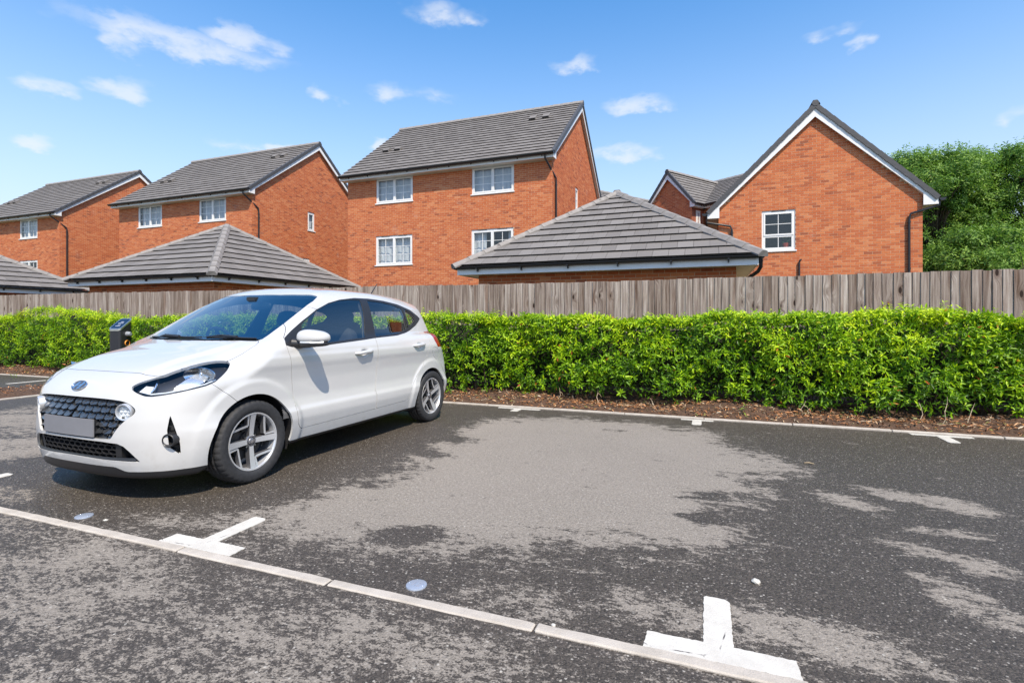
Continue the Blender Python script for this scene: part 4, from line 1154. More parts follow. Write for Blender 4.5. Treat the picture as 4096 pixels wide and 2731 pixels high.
# shrub on the far left island
sh = thing('island_shrub', 'low green shrub at the edge of the planted island', 'shrub', (-10.35, 4.35, 0))
c = rng.normal(0, .14, (90, 3)) * [1.3, 1.3, .8] + [0, 0, .30]
B, Dv, Nv, Ls, Ws, own = rosettes(c, c - [0, 0, .2] + rng.normal(0, .05, (90, 3)), 8, np.full(90, .07))
V, Fq, a = leaf_cloud(B, Dv, Nv, Ls, Ws, np.clip(rng.normal(.5, .15, len(own)), 0, .94), 4)
link('foliage', np_mesh('foliage', V, Fq, M_HEDGE, attr='bv', aval=a), sh, 'stuff')
mb = MB()
for i in range(7): mb.tube([(0, 0, 0), (rnd.uniform(-.1, .1), rnd.uniform(-.1, .1), .18), (rnd.uniform(-.22, .22), rnd.uniform(-.22, .22), .34)], [.012, .009, .004], 5)
mb.build('stem', M_TWIG, sh)

# ------------------------------------------------------------------ charging post
def charger():
    root = thing('charging_post', 'black charging post with slanted glass top, standing at the hedge beyond the car bonnet', 'charging post', (-10.68, 6.70, 0))
    root.rotation_euler = (0, 0, R(18))
    w, d = .115, .15         # half sizes: x across, y depth;  slant rises towards +y
    zf, zb_ = 1.00, 1.20
    dark = simple('charger_body', (.020, .020, .024), .4, coat=.2)
    def ring(hw, hd, z, c=.05, n=4):
        pts = []
        for (sx, sy, a0) in ((1, -1, -90), (1, 1, 0), (-1, 1, 90), (-1, -1, 180)):
            for k in range(n + 1):
                a = R(a0 + 90 * k / n); pts.append((sx * (hw - c) + c * math.cos(a), sy * (hd - c) + c * math.sin(a)))
        return pts
    pl = ring(w, d, 0)
    zt = lambda y: zf + (zb_ - zf) * (y + d) / (2 * d)
    mb = MB(); n = len(pl)
    for i in range(n):
        a, b = pl[i], pl[(i + 1) % n]; mb.quad((a[0], a[1], 0), (b[0], b[1], 0), (b[0], b[1], zt(b[1]) - .03), (a[0], a[1], zt(a[1]) - .03))
    smooth_shade(mb.build('body', dark, root), 45)
    mb = MB(); p2 = ring(w + .006, d + .008, 0, .055)
    for i in range(n):
        a, b = p2[i], p2[(i + 1) % n]; mb.quad((a[0], a[1], zt(a[1]) - .035), (b[0], b[1], zt(b[1]) - .035), (b[0], b[1], zt(b[1])), (a[0], a[1], zt(a[1])))
    p3 = ring(w - .014, d - .014, 0, .04)
    for i in range(n):
        a, b, c_, e = p2[i], p2[(i + 1) % n], p3[(i + 1) % n], p3[i]; mb.quad((a[0], a[1], zt(a[1])), (b[0], b[1], zt(b[1])), (c_[0], c_[1], zt(c_[1]) + .002), (e[0], e[1], zt(e[1]) + .002))
    smooth_shade(mb.build('bezel', simple('brushed_bezel', (.62, .60, .54), .3, .9), root), 40)
    mb = MB(); mb.quad(*[(a[0], a[1], zt(a[1]) + .001) for a in p3]); mb.build('display', simple('display_glass', (.012, .016, .03), .06, coat=1), root)
    mk = simple('display_print', (.5, .55, .62), .4)
    sl = math.atan2(zb_ - zf, 2 * d)
    for k, (yy, hw_) in enumerate(((-.07, .045), (-.03, .03), (.01, .05), (.05, .03))):
        mb = MB(); mb.quad((-hw_, yy - .006, zt(yy - .006) + .003), (hw_, yy - .006, zt(yy - .006) + .003), (hw_, yy + .004, zt(yy + .004) + .003), (-hw_, yy + .004, zt(yy + .004) + .003)); mb.build('display_mark', mk, root)
    mb = MB(); mb.lathe([(0, .075), (.032, .075), (.04, .065), (.042, .03), (.046, .028), (.048, 0)], 24, lambda a, b, h: (w + h, .02 + a, .90 + b)); smooth_shade(mb.build('socket_cap', simple('grey_cap', (.28, .30, .33), .45), root), 30)
    mb = MB(); mb.lathe([(.048, .012), (.054, .016), (.058, .008), (.058, 0)], 24, lambda a, b, h: (w + h, .02 + a, .72 + b)); smooth_shade(mb.build('socket_ring', simple('orange_ring', (.75, .30, .04), .4), root), 30)
    mb = MB(); mb.box((-.15, -.19, 0), (.15, .19, .02)); mb.build('base_plate', dark, root)
charger()

# ------------------------------------------------------------------ trees behind the gable house
TREE_STOPS = [(0.0, (0.020, 0.050, 0.010)), (0.22, (0.062, 0.140, 0.028)), (0.45, (0.150, 0.275, 0.050)), (0.75, (0.29, 0.44, 0.08)), (1.0, (0.46, 0.60, 0.12))]
M_TREE = mat_leaf('tree_leaf', TREE_STOPS, .5, .35)
M_BARK = simple('bark', (.10, .075, .055), .95, var=.35, vscale=12, bump=.6)
def tree(label, x, y, h, rad, n, seed, zlow=.6, leaf=.23):
    rr = np.random.default_rng(seed); r_ = random.Random(seed)
    root = thing('tree', label, 'tree', (x, y, 0), 'trees beyond the gable house')
    mb = MB(); mb.tube([(0, 0, -.1), (.1, 0, h * .2), (-.05, .1, h * .45), (.1, 0, h * .8)], [.26, .2, .13, .03], 9)
    lobes = []
    for k in range(84):
        f = r_.random(); zc = h * (zlow * .18 + .16 + (.80 - zlow * .18) * f); env = rad * (math.sin(math.pi * (.12 + .80 * f)) ** .6)
        a = r_.uniform(0, 6.283); q = r_.uniform(.45, .95) * env
        c = Vector((q * math.cos(a), q * math.sin(a), zc)); lobes.append((c, r_.uniform(.55, 1.15)))
        mb.tube([(0, 0, zc * .62), c * .5 + Vector((0, 0, zc * .42)), c], [.06, .04, .012], 5)
    mb.build('trunk', M_BARK, root, smooth=True)
    cs, nr, vv = [], [], []
    for (c, lr) in lobes:
        k = int(n / len(lobes)); d = rr.normal(0, 1, (k, 3)); d /= np.linalg.norm(d, axis=1, keepdims=True)
        rr_ = lr * (rr.random(k) ** .35) * (1 + .25 * np.sin(d[:, 0] * 5 + d[:, 2] * 7))
        p = np.array(c) + d * rr_[:, None] * [1.15, 1.15, .8]
        cs.append(p); nr.append(d + [0, 0, .5] + rr.normal(0, .4, (k, 3))); vv.append(np.full(k, r_.uniform(-.12, .12)))
    cs, nr, vv = np.concatenate(cs), np.concatenate(nr), np.concatenate(vv)
    B, Dv, Nv, Ls, Ws, own = rosettes(cs, nr, 5, np.full(len(cs), leaf), (55, 95), r=rr)
    val = np.clip(.46 + vv[own] + rr.normal(0, .16, len(own)), 0, 1)
    V, Fq, a = leaf_cloud(B, Dv, Nv, Ls, Ws * 1.25, val, 4)
    link('crown', np_mesh('crown', V, Fq, M_TREE, attr='bv', aval=a), root, 'stuff')
tree('leafy green tree rising right behind the gable house', 12.0, 35.3, 10.8, 2.9, 9500, 1)
tree('leafy tree whose crown shows along the right roof slope of the gable house', 10.9, 37.0, 11.6, 2.9, 10000, 21)
tree('tallest leafy green tree beyond the gable house, with an upright crown tip', 13.9, 37.2, 11.0, 2.6, 9000, 2)
tree('leafy green tree beside the tallest tree, crown cut off by the picture edge', 16.9, 36.6, 11.2, 3.1, 10000, 3)
tree('spreading tree at the edge of the wood beyond the fence', 19.6, 33.5, 9.8, 2.9, 8000, 4)
tree('lower bushy tree in front of the taller trees, just above the fence', 12.4, 31.5, 5.6, 2.5, 7000, 5, .1)
tree('lower bushy tree above the fence end, dark between its branches', 16.2, 30.5, 5.2, 2.5, 7000, 6, .1)
# bright shrub sprays showing above the fence
def spray(label, x, y, z, n, seed):
    rr = np.random.default_rng(seed); root = thing('garden_shrub', label, 'shrub', (x, y, 0))
    mb = MB(); cs = []
    for i in range(n):
        e = np.array([rr.uniform(-.5, .5), rr.uniform(-.3, .3), z + rr.uniform(-.35, .2)])
        mb.tube([(e[0] * .2, 0, 0), (e[0] * .6, e[1] * .5, z * .6), tuple(e)], [.018, .012, .004], 5)
        for f in (1.0, .93, .86): cs.append(np.array([e[0] * (.6 + .4 * f), e[1] * f, z * .6 + (e[2] - z * .6) * f]))
    mb.build('stem', M_TWIG, root); cs = np.array(cs)
    B, Dv, Nv, Ls, Ws, own = rosettes(cs, np.stack([rr.normal(0, .5, len(cs)), rr.normal(-.3, .3, len(cs)), np.ones(len(cs))], -1), 4, np.full(len(cs), .13), (50, 100), r=rr)
    V, Fq, a = leaf_cloud(B, Dv, Nv, Ls, Ws, rr.uniform(.2, 1, len(own)), 8)
    link('foliage', np_mesh('foliage', V, Fq, M_SEED, attr='bv', aval=a), root, 'stuff')
spray('bright yellow-green shrub sprays peeping over the fence', 5.0, 10.4, 2.05, 7, 11)
spray('bright green shrub peeping over the far right fence boards', 6.0, 10.6, 2.15, 8, 12)
# ==================================================================== THE CAR
# ------------------------------------------------------------------ car body as an implicit surface (u across, w back from the nose, z up)
def pchip(pts):
    X = np.array([p[0] for p in pts], float); Y = np.array([p[1] for p in pts], float)
    h = np.diff(X); d = np.diff(Y) / h; m = np.zeros_like(Y)
    for i in range(1, len(X) - 1):
        m[i] = 0 if d[i - 1] * d[i] <= 0 else (h[i - 1] + h[i]) * 3 / ((2 * h[i] + h[i - 1]) / d[i - 1] + (h[i] + 2 * h[i - 1]) / d[i])
    m[0], m[-1] = d[0], d[-1]
    def f(x):
        x = np.asarray(x, float); i = np.clip(np.searchsorted(X, x) - 1, 0, len(X) - 2)
        t = (x - X[i]) / h[i]; t = np.clip(t, -2, 3)
        lin0 = Y[0] + (x - X[0]) * m[0]; lin1 = Y[-1] + (x - X[-1]) * m[-1]
        t2 = t * t; t3 = t2 * t
        y = (2 * t3 - 3 * t2 + 1) * Y[i] + (t3 - 2 * t2 + t) * h[i] * m[i] + (-2 * t3 + 3 * t2) * Y[i + 1] + (t3 - t2) * h[i] * m[i + 1]
        return np.where(x < X[0], lin0, np.where(x > X[-1], lin1, y))
    return f
def smax(a, b, k):
    h = np.maximum(k - np.abs(a - b), 0.0); return np.maximum(a, b) + h * h / (4 * k)
def smin(a, b, k):
    h = np.maximum(k - np.abs(a - b), 0.0); return np.minimum(a, b) - h * h / (4 * k)
def sst(x, a, b):
    t = np.clip((x - a) / (b - a), 0, 1); return t * t * (3 - 2 * t)
P_PLAN = pchip([(-.1, .70), (0, .735), (.2, .778), (.45, .810), (.72, .826), (1.1, .828), (1.6, .836), (2.2, .84), (2.8, .838), (3.15, .832), (3.45, .802), (3.7, .75)])
Q_SEC = pchip([(.10, -.085), (.20, -.052), (.27, -.03), (.34, -.012), (.40, -.001), (.44, 0.0), (.49, -.013), (.57, -.023), (.67, -.022), (.77, -.010), (.83, .001), (.865, .001), (.91, -.010), (.96, -.026), (1.02, -.046), (1.2, -.12)])
HOOD = pchip([(-.05, .64), (.0, .69), (.06, .735), (.12, .782), (.18, .822), (.26, .858), (.36, .892), (.5, .930), (.65, .960), (.8, .982), (.95, 1.0), (1.05, 1.012)])
NOSE = pchip([(.10, .10), (.17, .062), (.22, .042), (.26, .030), (.30, .022), (.36, .014), (.42, .010), (.50, .014), (.58, .024), (.65, .036), (.70, .049), (.74, .066), (.78, .098), (.83, .17), (.9, .32)])
ROOF = pchip([(1.0, 1.29), (1.2, 1.362), (1.45, 1.428), (1.7, 1.460), (2.0, 1.474), (2.3, 1.472), (2.6, 1.459), (2.9, 1.432), (3.15, 1.397), (3.35, 1.362)])
TAIL = pchip([(.15, 3.52), (.22, 3.575), (.30, 3.63), (.40, 3.66), (.52, 3.668), (.65, 3.65), (.80, 3.60), (.95, 3.53), (1.1, 3.455), (1.25, 3.385), (1.33, 3.345), (1.40, 3.30)])
TAILC = pchip([(.2, .09), (.6, .10), (.9, .16), (1.2, .20), (1.4, .22)])
AF, RF = (.715, .29), .338
AR, RR_ = (3.115, .285), .332
def car_f(u, w, z):
    a = np.sqrt(u * u + 1e-6)
    rf = np.hypot(w - AF[0], z - AF[1]); rr = np.hypot(w - AR[0], z - AR[1])
    flare = .013 * (1 - sst(rf, RF + .075, RF + .125)) + .013 * (1 - sst(rr, RR_ + .07, RR_ + .12))
    # shoulder over the front wheel and the haunch line along the doors
    side = a - (P_PLAN(w) + Q_SEC(z) + flare)
    # hood with a raised middle panel
    edge = sst(a, .36 + .16 * np.clip(w, 0, 1), .44 + .16 * np.clip(w, 0, 1))
    hood = z - (HOOD(w) - .014 * edge - .016 * (a / .6) ** 2 - .050 * (a / .68) ** 6)
    tb = sst(w, .56, 1.03); low_top = hood * (1 - tb) + (z - 1.010) * tb
    nose = NOSE(z) + .035 * (a / .8) ** 2 + .27 * (a / .8) ** 4 - w
    # fog corner facet: cheeks drawn in a little around the lower grille
    tail = w - (TAIL(z) - TAILC(z) * (a / .75) ** 4)
    low = smax(side, nose, .10)
    low = smax(low, tail, .07)
    low = smax(low, low_top, .075)
    gs = .800 - .36 * (z - .95) - .42 * np.clip(z - 1.12, 0, 1) ** 2 * 1.0
    gs = gs - .16 * np.clip((w - 2.3) / 1.1, 0, 2) ** 2 - .01 * np.clip((1.3 - w) / .4, 0, 1)
    gside = a - gs
    roof = z - (ROOF(w) - .030 * (a / .55) ** 2 - .018 * (a / .55) ** 6)
    ws = (.80 + (z - 1.0) * 1.70 + .30 * np.clip(z - 1.22, 0, 1) ** 2 + .115 * (a / .66) ** 2 - w) * .52
    gt = (w - (TAIL(z) - TAILC(z) * (a / .75) ** 4)) * .85
    gh = smax(gside, roof, .085)
    gh = smax(gh, ws, .05)
    gh = smax(gh, gt, .05)
    gh = smax(gh, .93 - z, .02)
    f = smin(low, gh, .035)
    f = smax(f, .195 - .04 * (1 - sst(w, .34, .44)) - z, .03)
    # hollows behind the door handles
    for (hw, hz) in ((1.905, .858), (2.845, .884)):
        e = np.sqrt(((a - .862) / .045) ** 2 + ((w - hw) / .062) ** 2 + ((z - hz) / .040) ** 2) - 1
        f = smax(f, -e * .04, .012)
    return f
def surface_nets(lo, hi, h):
    n = [int(round((b - a) / h)) + 1 for a, b in zip(lo, hi)]
    U = (lo[0] + h * np.arange(n[0]))[:, None, None]; Wg = (lo[1] + h * np.arange(n[1]))[None, :, None]; Zg = (lo[2] + h * np.arange(n[2]))[None, None, :]
    S = (car_f(U, Wg, Zg) + np.zeros((n[0], n[1], n[2]))).astype(np.float32)
    ins = S < 0
    c = np.zeros(tuple(k - 1 for k in n), np.int8)
    sl = [slice(0, -1), slice(1, None)]
    for a in (0, 1):
        for b in (0, 1):
            for d in (0, 1): c += ins[sl[a], sl[b], sl[d]]
    mixed = (c > 0) & (c < 8)
    I, J, K = np.nonzero(mixed)
    vid = np.full(mixed.shape, -1, np.int32); vid[I, J, K] = np.arange(len(I))
    acc = np.zeros((len(I), 3)); cnt = np.zeros(len(I))
    cor = [(a, b, d) for a in (0, 1) for b in (0, 1) for d in (0, 1)]
    for p in cor:
        for ax in range(3):
            if p[ax]: continue
            q = list(p); q[ax] = 1
            s0 = S[I + p[0], J + p[1], K + p[2]]; s1 = S[I + q[0], J + q[1], K + q[2]]
            x = (s0 < 0) != (s1 < 0)
            t = np.where(x, s0 / np.where(x, s0 - s1, 1), 0)
            for k in range(3): acc[:, k] += np.where(x, p[k] + (t if k == ax else 0), 0)
            cnt += x
    V = np.array(lo) + h * (np.stack([I, J, K], -1) + acc / cnt[:, None])
    quads = []
    for ax in range(3):
        o1, o2 = [(1, 2), (2, 0), (0, 1)][ax]
        s = [slice(None)] * 3; s[ax] = slice(0, -1); e = [slice(None)] * 3; e[ax] = slice(1, None)
        A, B = ins[tuple(s)], ins[tuple(e)]
        idx = np.array(np.nonzero(A != B)); fl = A[tuple(idx)]
        ok = (idx[o1] > 0) & (idx[o2] > 0) & (idx[o1] < n[o1] - 1) & (idx[o2] < n[o2] - 1); idx = idx[:, ok]; fl = fl[ok]
        def g(d1, d2):
            j = idx.copy(); j[o1] += d1; j[o2] += d2; return vid[j[0], j[1], j[2]]
        q = np.stack([g(-1, -1), g(0, -1), g(0, 0), g(-1, 0)], -1)
        quads.append(np.where(fl[:, None], q, q[:, ::-1]))
    return V, np.concatenate(quads)
def car_grad(V, e=.002):
    G = np.zeros_like(V); f0 = car_f(V[:, 0], V[:, 1], V[:, 2])
    for k in range(3):
        P = V.copy(); P[:, k] += e; M_ = V.copy(); M_[:, k] -= e
        G[:, k] = (car_f(P[:, 0], P[:, 1], P[:, 2]) - car_f(M_[:, 0], M_[:, 1], M_[:, 2])) / (2 * e)
    return f0, G
CV, CQ = surface_nets((-.90, -.07, .11), (.90, 3.75, 1.54), .0125)
for _ in range(4):
    f0, G = car_grad(CV); st = f0[:, None] * G / np.maximum((G * G).sum(1, keepdims=True), 1e-6)
    CV -= np.clip(st, -.01, .01)
CT = np.concatenate([CQ[:, [0, 1, 2]], CQ[:, [0, 2, 3]]])

def pdist(P, poly):
    """signed distance (negative inside) of 2-D points to a closed polygon"""
    A = np.array(poly, float); B = np.roll(A, -1, 0); d = np.full(len(P), 1e9); ins = np.zeros(len(P), bool)
    for a, b in zip(A, B):
        e = b - a; w = P - a; t = np.clip((w @ e) / (e @ e), 0, 1); q = w - t[:, None] * e; d = np.minimum(d, np.hypot(q[:, 0], q[:, 1]))
        c = ((a[1] > P[:, 1]) != (b[1] > P[:, 1])) & (P[:, 0] < (b[0] - a[0]) * (P[:, 1] - a[1]) / (b[1] - a[1] + 1e-12) + a[0]); ins ^= c
    return np.where(ins, -d, d)
def rpoly(poly, n=3):
    """Chaikin-rounded outline"""
    P = [np.array(p, float) for p in poly]
    for _ in range(n):
        Q = []
        for a, b in zip(P, P[1:] + P[:1]): Q += [a * .75 + b * .25, a * .25 + b * .75]
        P = Q
    return [tuple(p) for p in P]
def side_pz(V): return V[:, [1, 2]]
def front_pz(V): return np.stack([np.abs(V[:, 0]), V[:, 2]], -1)
def top_pz(V): return np.stack([V[:, 1], np.abs(V[:, 0])], -1)
def corner_pz(V): return np.stack([V[:, 1] * .8 + np.abs(V[:, 0]) * .6, V[:, 2]], -1)

DLO = [(1.023, 1.014), (1.010, .966), (1.06, .951), (1.285, .940), (1.541, .956), (1.935, .977), (2.116, .989), (2.49, 1.003), (2.70, 1.028), (2.815, 1.052), (3.0, 1.103), (3.13, 1.148), (3.20, 1.18),
       (3.149, 1.209), (2.998, 1.273), (2.741, 1.331), (2.486, 1.361), (2.257, 1.374), (2.035, 1.372), (1.811, 1.347), (1.635, 1.31), (1.459, 1.249), (1.256, 1.151), (1.12, 1.075)]
GLF = [(1.271, 1.146), (1.372, 1.20), (1.474, 1.247), (1.601, 1.296), (1.76, 1.334), (1.93, 1.35), (2.098, 1.354), (2.075, 1.25), (2.039, 1.15), (1.975, .998), (1.536, .974), (1.30, .962), (1.215, .965), (1.222, 1.073), (1.230, 1.115)]
GLR = [(2.205, 1.352), (2.35, 1.348), (2.485, 1.338), (2.65, 1.315), (2.785, 1.285), (2.787, 1.198), (2.795, 1.083), (2.70, 1.055), (2.514, 1.022), (2.138, 1.002)]
GLQ = [(2.83, 1.283), (2.93, 1.262), (3.0, 1.235), (3.045, 1.20), (3.01, 1.145), (2.90, 1.11), (2.825, 1.09)]
WSH = [(.805, -.2), (.812, 0), (.822, .2), (.855, .4), (.925, .648), (1.119, .650), (1.308, .642), (1.48, .622), (1.570, .590), (1.515, .45), (1.475, .25), (1.462, 0), (1.462, -.2)]
COWL = [(.775, -.2), (.778, 0), (.790, .2), (.825, .42), (.885, .632), (.93, .652), (1.05, .4), (1.05, -.2)]
HOODP = [(.178, -.2), (.180, 0), (.182, .25), (.198, .44), (.216, .53), (.240, .562), (.365, .597), (.488, .628), (.56, .664), (.60, .682), (.72, .690), (.84, .684), (.875, .668), (.896, .640), (.825, .42), (.790, .2), (.778, 0), (.775, -.2)]
HEADP = rpoly([(.345, .729), (.403, .763), (.518, .797), (.649, .845), (.764, .870), (.851, .875), (.909, .862), (.892, .822), (.864, .790), (.796, .733), (.653, .705), (.538, .685), (.447, .675), (.390, .697)], 1)
FOGP = [(.566, .556), (.594, .464), (.617, .380), (.622, .306), (.562, .362), (.551, .468)]
GRP = rpoly([(-.2, .661), (0, .661), (.25, .661), (.40, .654), (.465, .640), (.508, .612), (.522, .592), (.510, .568), (.473, .541), (.432, .501), (.40, .46), (.380, .424), (.36, .414), (0, .414), (-.2, .414)], 1)
LGP = [(-.2, .398), (0, .398), (.30, .396), (.42, .388), (.46, .372), (.495, .338), (.545, .274), (.38, .280), (.15, .284), (0, .285), (-.2, .285)]
DRF = [(1.021, 1.02), (1.010, .953), (1.020, .90), (1.034, .842), (1.060, .70), (1.072, .60), (1.082, .449), (1.105, .35), (1.128, .315), (1.16, .301), (2.086, .312), (2.073, .493), (2.098, .626), (2.102, .75), (2.096, .86), (2.105, 1.05), (1.3, 1.3)]
DRR = [(2.094, .312), (2.60, .318), (2.643, .333), (2.677, .418), (2.735, .49), (2.80, .559), (2.945, .672), (3.005, .755), (3.045, .85), (3.085, .971), (3.07, 1.06), (3.06, 1.25), (2.113, 1.25), (2.113, 1.05), (2.104, .86), (2.110, .75), (2.106, .626), (2.081, .493)]
BMP = [(-.3, .0), (.60, .0), (.60, .577), (.575, .598), (.50, .662), (.419, .728), (.39, .76), (.36, .95), (-.3, .95)]
FUEL = rpoly([(3.095, .845), (3.235, .850), (3.285, .78), (3.285, .715), (3.24, .695), (3.14, .77)], 2)
TLP = [(3.165, 1.022), (3.9, 1.05), (3.9, .83), (3.24, .852), (3.19, .93)]
RGL = [(-.2, 1.03), (.50, 1.04), (.56, 1.07), (.535, 1.22), (.49, 1.275), (-.2, 1.29)]
au = lambda V: np.abs(V[:, 0])
REG = [  # name, signed field, mask (where the field counts)
    ('arch_front', lambda V: np.hypot(V[:, 1] - AF[0], V[:, 2] - AF[1]) - RF, lambda V: au(V) > .50),
    ('arch_rear', lambda V: np.hypot(V[:, 1] - AR[0], V[:, 2] - AR[1]) - RR_, lambda V: au(V) > .50),
    ('grille_hole', lambda V: pdist(front_pz(V), GRP), lambda V: V[:, 1] < .3),
    ('lower_hole', lambda V: pdist(front_pz(V), LGP), lambda V: V[:, 1] < .3),
    ('fog_hole', lambda V: pdist(corner_pz(V), FOGP), lambda V: (V[:, 1] < .4) & (au(V) > .4)),
    ('headlight', lambda V: pdist(corner_pz(V), HEADP), lambda V: (V[:, 1] < .75) & (au(V) > .35)),
    ('glass_front', lambda V: pdist(side_pz(V), GLF), lambda V: au(V) > .5),
    ('glass_rear', lambda V: pdist(side_pz(V), GLR), lambda V: au(V) > .5),
    ('glass_quarter', lambda V: pdist(side_pz(V), GLQ), lambda V: au(V) > .5),
    ('window_frame', lambda V: pdist(side_pz(V), DLO), lambda V: (au(V) > .55)),
    ('windscreen', lambda V: pdist(top_pz(V), WSH), lambda V: (V[:, 2] > .98) & (V[:, 1] < 1.7)),
    ('rear_glass', lambda V: pdist(front_pz(V), RGL), lambda V: V[:, 1] > 3.05),
    ('front_lip', lambda V: V[:, 2] - (.236 - .03 * sst(np.abs(V[:, 0]), .36, .46)), lambda V: V[:, 1] < .40),
    ('cowl', lambda V: pdist(top_pz(V), COWL), lambda V: (V[:, 2] > .94)),
    ('bonnet', lambda V: pdist(top_pz(V), HOODP), lambda V: (V[:, 2] > .74)),
    ('bumper', lambda V: pdist(side_pz(V), BMP), lambda V: V[:, 1] < .8),
    ('tail_light', lambda V: pdist(side_pz(V), TLP), lambda V: au(V) > .50),
    ('front_door', lambda V: pdist(side_pz(V), DRF), lambda V: au(V) > .6),
    ('rear_door', lambda V: pdist(side_pz(V), DRR), lambda V: au(V) > .6),
    ('fuel_flap', lambda V: pdist(side_pz(V), FUEL), lambda V: V[:, 0] > .6),
    ('underbody', lambda V: V[:, 2] - .222, lambda V: V[:, 1] > .40),
]
def cut_mesh(V, T, f, mask):
    """split triangles along f = 0 where mask holds for all corners"""
    f = np.where(np.abs(f) < 5e-4, 0.0, f); s = np.sign(f)
    st = s[T]; m = mask[T].all(1)
    cr = m & (st.min(1) < 0) & (st.max(1) > 0)
    keep = T[~cr]; V = [V]; nv = len(V[0]); base = V[0]; new = []; out = []; ed = {}
    def mid(a, b):
        nonlocal nv
        k = (a, b) if a < b else (b, a)
        if k not in ed:
            t = f[k[0]] / (f[k[0]] - f[k[1]]); new.append(base[k[0]] * (1 - t) + base[k[1]] * t); ed[k] = nv; nv += 1
        return ed[k]
    for tri in T[cr]:
        a, b, c = (int(x) for x in tri); sa, sb, sc = s[a], s[b], s[c]
        if 0 in (sa, sb, sc):
            while s[a] != 0: a, b, c = b, c, a
            p = mid(b, c); out += [(a, b, p), (a, p, c)]
        else:
            while not (s[b] == s[c]): a, b, c = b, c, a
            p, q = mid(a, b), mid(a, c); out += [(a, p, q), (p, b, c), (p, c, q)]
    if new: V.append(np.array(new))
    V = np.concatenate(V)
    return V, (np.concatenate([keep, np.array(out, dtype=keep.dtype)]) if out else keep)
def num_grad(fn, V, e=.003):
    g_ = np.zeros_like(V)
    for kx in range(3):
        P_ = V.copy(); P_[:, kx] += e; Q_ = V.copy(); Q_[:, kx] -= e; g_[:, kx] = (fn(P_) - fn(Q_)) / (2 * e)
    return g_
PIN = np.zeros(len(CV), bool)
for nm, fn, mk in REG:
    # pull vertices that lie almost on the outline exactly onto it, then split what still crosses
    PIN = np.concatenate([PIN, np.ones(len(CV) - len(PIN), bool)])
    f_ = fn(CV); m_ = mk(CV); ii = np.nonzero((np.abs(f_) < .0032) & m_ & ~PIN)[0]
    if len(ii):
        g_ = num_grad(fn, CV[ii]); _, nn_ = car_grad(CV[ii]); nn_ /= np.maximum(np.linalg.norm(nn_, axis=1, keepdims=True), 1e-9)
        g_ -= nn_ * (g_ * nn_).sum(1, keepdims=True); q_ = (g_ * g_).sum(1)
        ok_ = q_ > .15; CV[ii[ok_]] -= (f_[ii] / np.maximum(q_, .15))[ok_][:, None] * g_[ok_]; PIN[ii[ok_]] = True
    CV, CT = cut_mesh(CV, CT, fn(CV), m_)
cen = CV[CT].mean(1)
LAB = np.full(len(CT), -1)
for k, (nm, fn, mk) in enumerate(REG):
    sel = (LAB < 0) & mk(cen); ii = np.nonzero(sel)[0]
    LAB[ii[fn(cen[ii]) < 0]] = k
NAMES = [r[0] for r in REG]
f0, G = car_grad(CV); CN = G / np.maximum(np.linalg.norm(G, axis=1, keepdims=True), 1e-9)

ACT, GRD, PHI = [], [], []
for (nm, fn, mk) in REG:
    ph = fn(CV); a_ = (np.abs(ph) < 3e-3) & mk(CV); g_ = np.zeros_like(CV, dtype=np.float32); ii = np.nonzero(a_)[0]
    if len(ii):
        for kx in range(3):
            P_ = CV[ii].copy(); P_[:, kx] += .003; Q_ = CV[ii].copy(); Q_[:, kx] -= .003; g_[ii, kx] = (fn(P_) - fn(Q_)) / .006
    g_ -= CN * (g_ * CN).sum(1, keepdims=True); ACT.append(a_); GRD.append(g_); PHI.append(ph)

# ------------------------------------------------------------------ car materials
def mat_carpaint():
    m, t, b = material('white_car_paint')
    tc = t.n('ShaderNodeTexCoord').outputs['Object']
    n = t.noise(tc, 3.0, 4, .6); z = t.n('ShaderNodeSeparateXYZ', Vector=tc).outputs[2]
    dirt = t.m('MULTIPLY', t.sstep(z, .5, .2), t.sstep(t.noise(tc, 14, 5, .7), .45, .75))
    c = t.mix(t.m('MULTIPLY', dirt, .35), t.ramp(n, [(.3, (.535, .53, .522)), (.7, (.56, .555, .545))]), (.42, .39, .35))
    t.put(b.inputs['Base Color'], c)
    b.inputs['Roughness'].default_value = .32; b.inputs['Coat Weight'].default_value = 1.0; b.inputs['Coat Roughness'].default_value = .03
    return m
M_PAINTW = mat_carpaint()
M_TRIM = simple('black_trim', (.020, .020, .022), .42)
M_GLOSSB = simple('gloss_black', (.010, .010, .012), .12, coat=.5)
M_RUB = simple('tyre_rubber', (.026, .026, .028), .72, var=.25, vscale=40)
M_ALLOY = simple('alloy_silver', (.62, .63, .65), .3, .55)
M_ALLOYD = simple('alloy_dark_grey', (.20, .20, .215), .4, .7)  # darker grey alloy of the barrel, spoke sides and hub
M_DARKM = simple('dark_metal', (.05, .048, .048), .5, .7, var=.3, vscale=20)
M_SEAT = simple('seat_fabric', (.035, .036, .042), .85, var=.2, vscale=60)
M_DASH = simple('dashboard', (.028, .029, .032), .7)
M_LINER = simple('cabin_lining', (.10, .10, .105), .9)
def mat_glass(name, tint, refl=.0, ior=1.5):
    m, t, b = material(name); nt = m.node_tree; nt.nodes.remove(b)
    lw = t.n('ShaderNodeLayerWeight', Blend=0.5).outputs['Facing']; fr = t.m('MULTIPLY_ADD', t.m('POWER', lw, 5.0), 0.95, 0.045)
    gl = t.n('ShaderNodeBsdfGlossy', Roughness=.008); tr = t.n('ShaderNodeBsdfTransparent', Color=tint)
    t.put(nt.nodes['Material Output'].inputs['Surface'], t.n('ShaderNodeMixShader', _0=t.m('MINIMUM', t.m('ADD', fr, refl), 1.0), _1=tr, _2=gl))
    return m
M_GLASS = mat_glass('car_side_glass', (.80, .85, .86), .14)
M_WSG = mat_glass('windscreen_glass', (.68, .85, .93), .34)
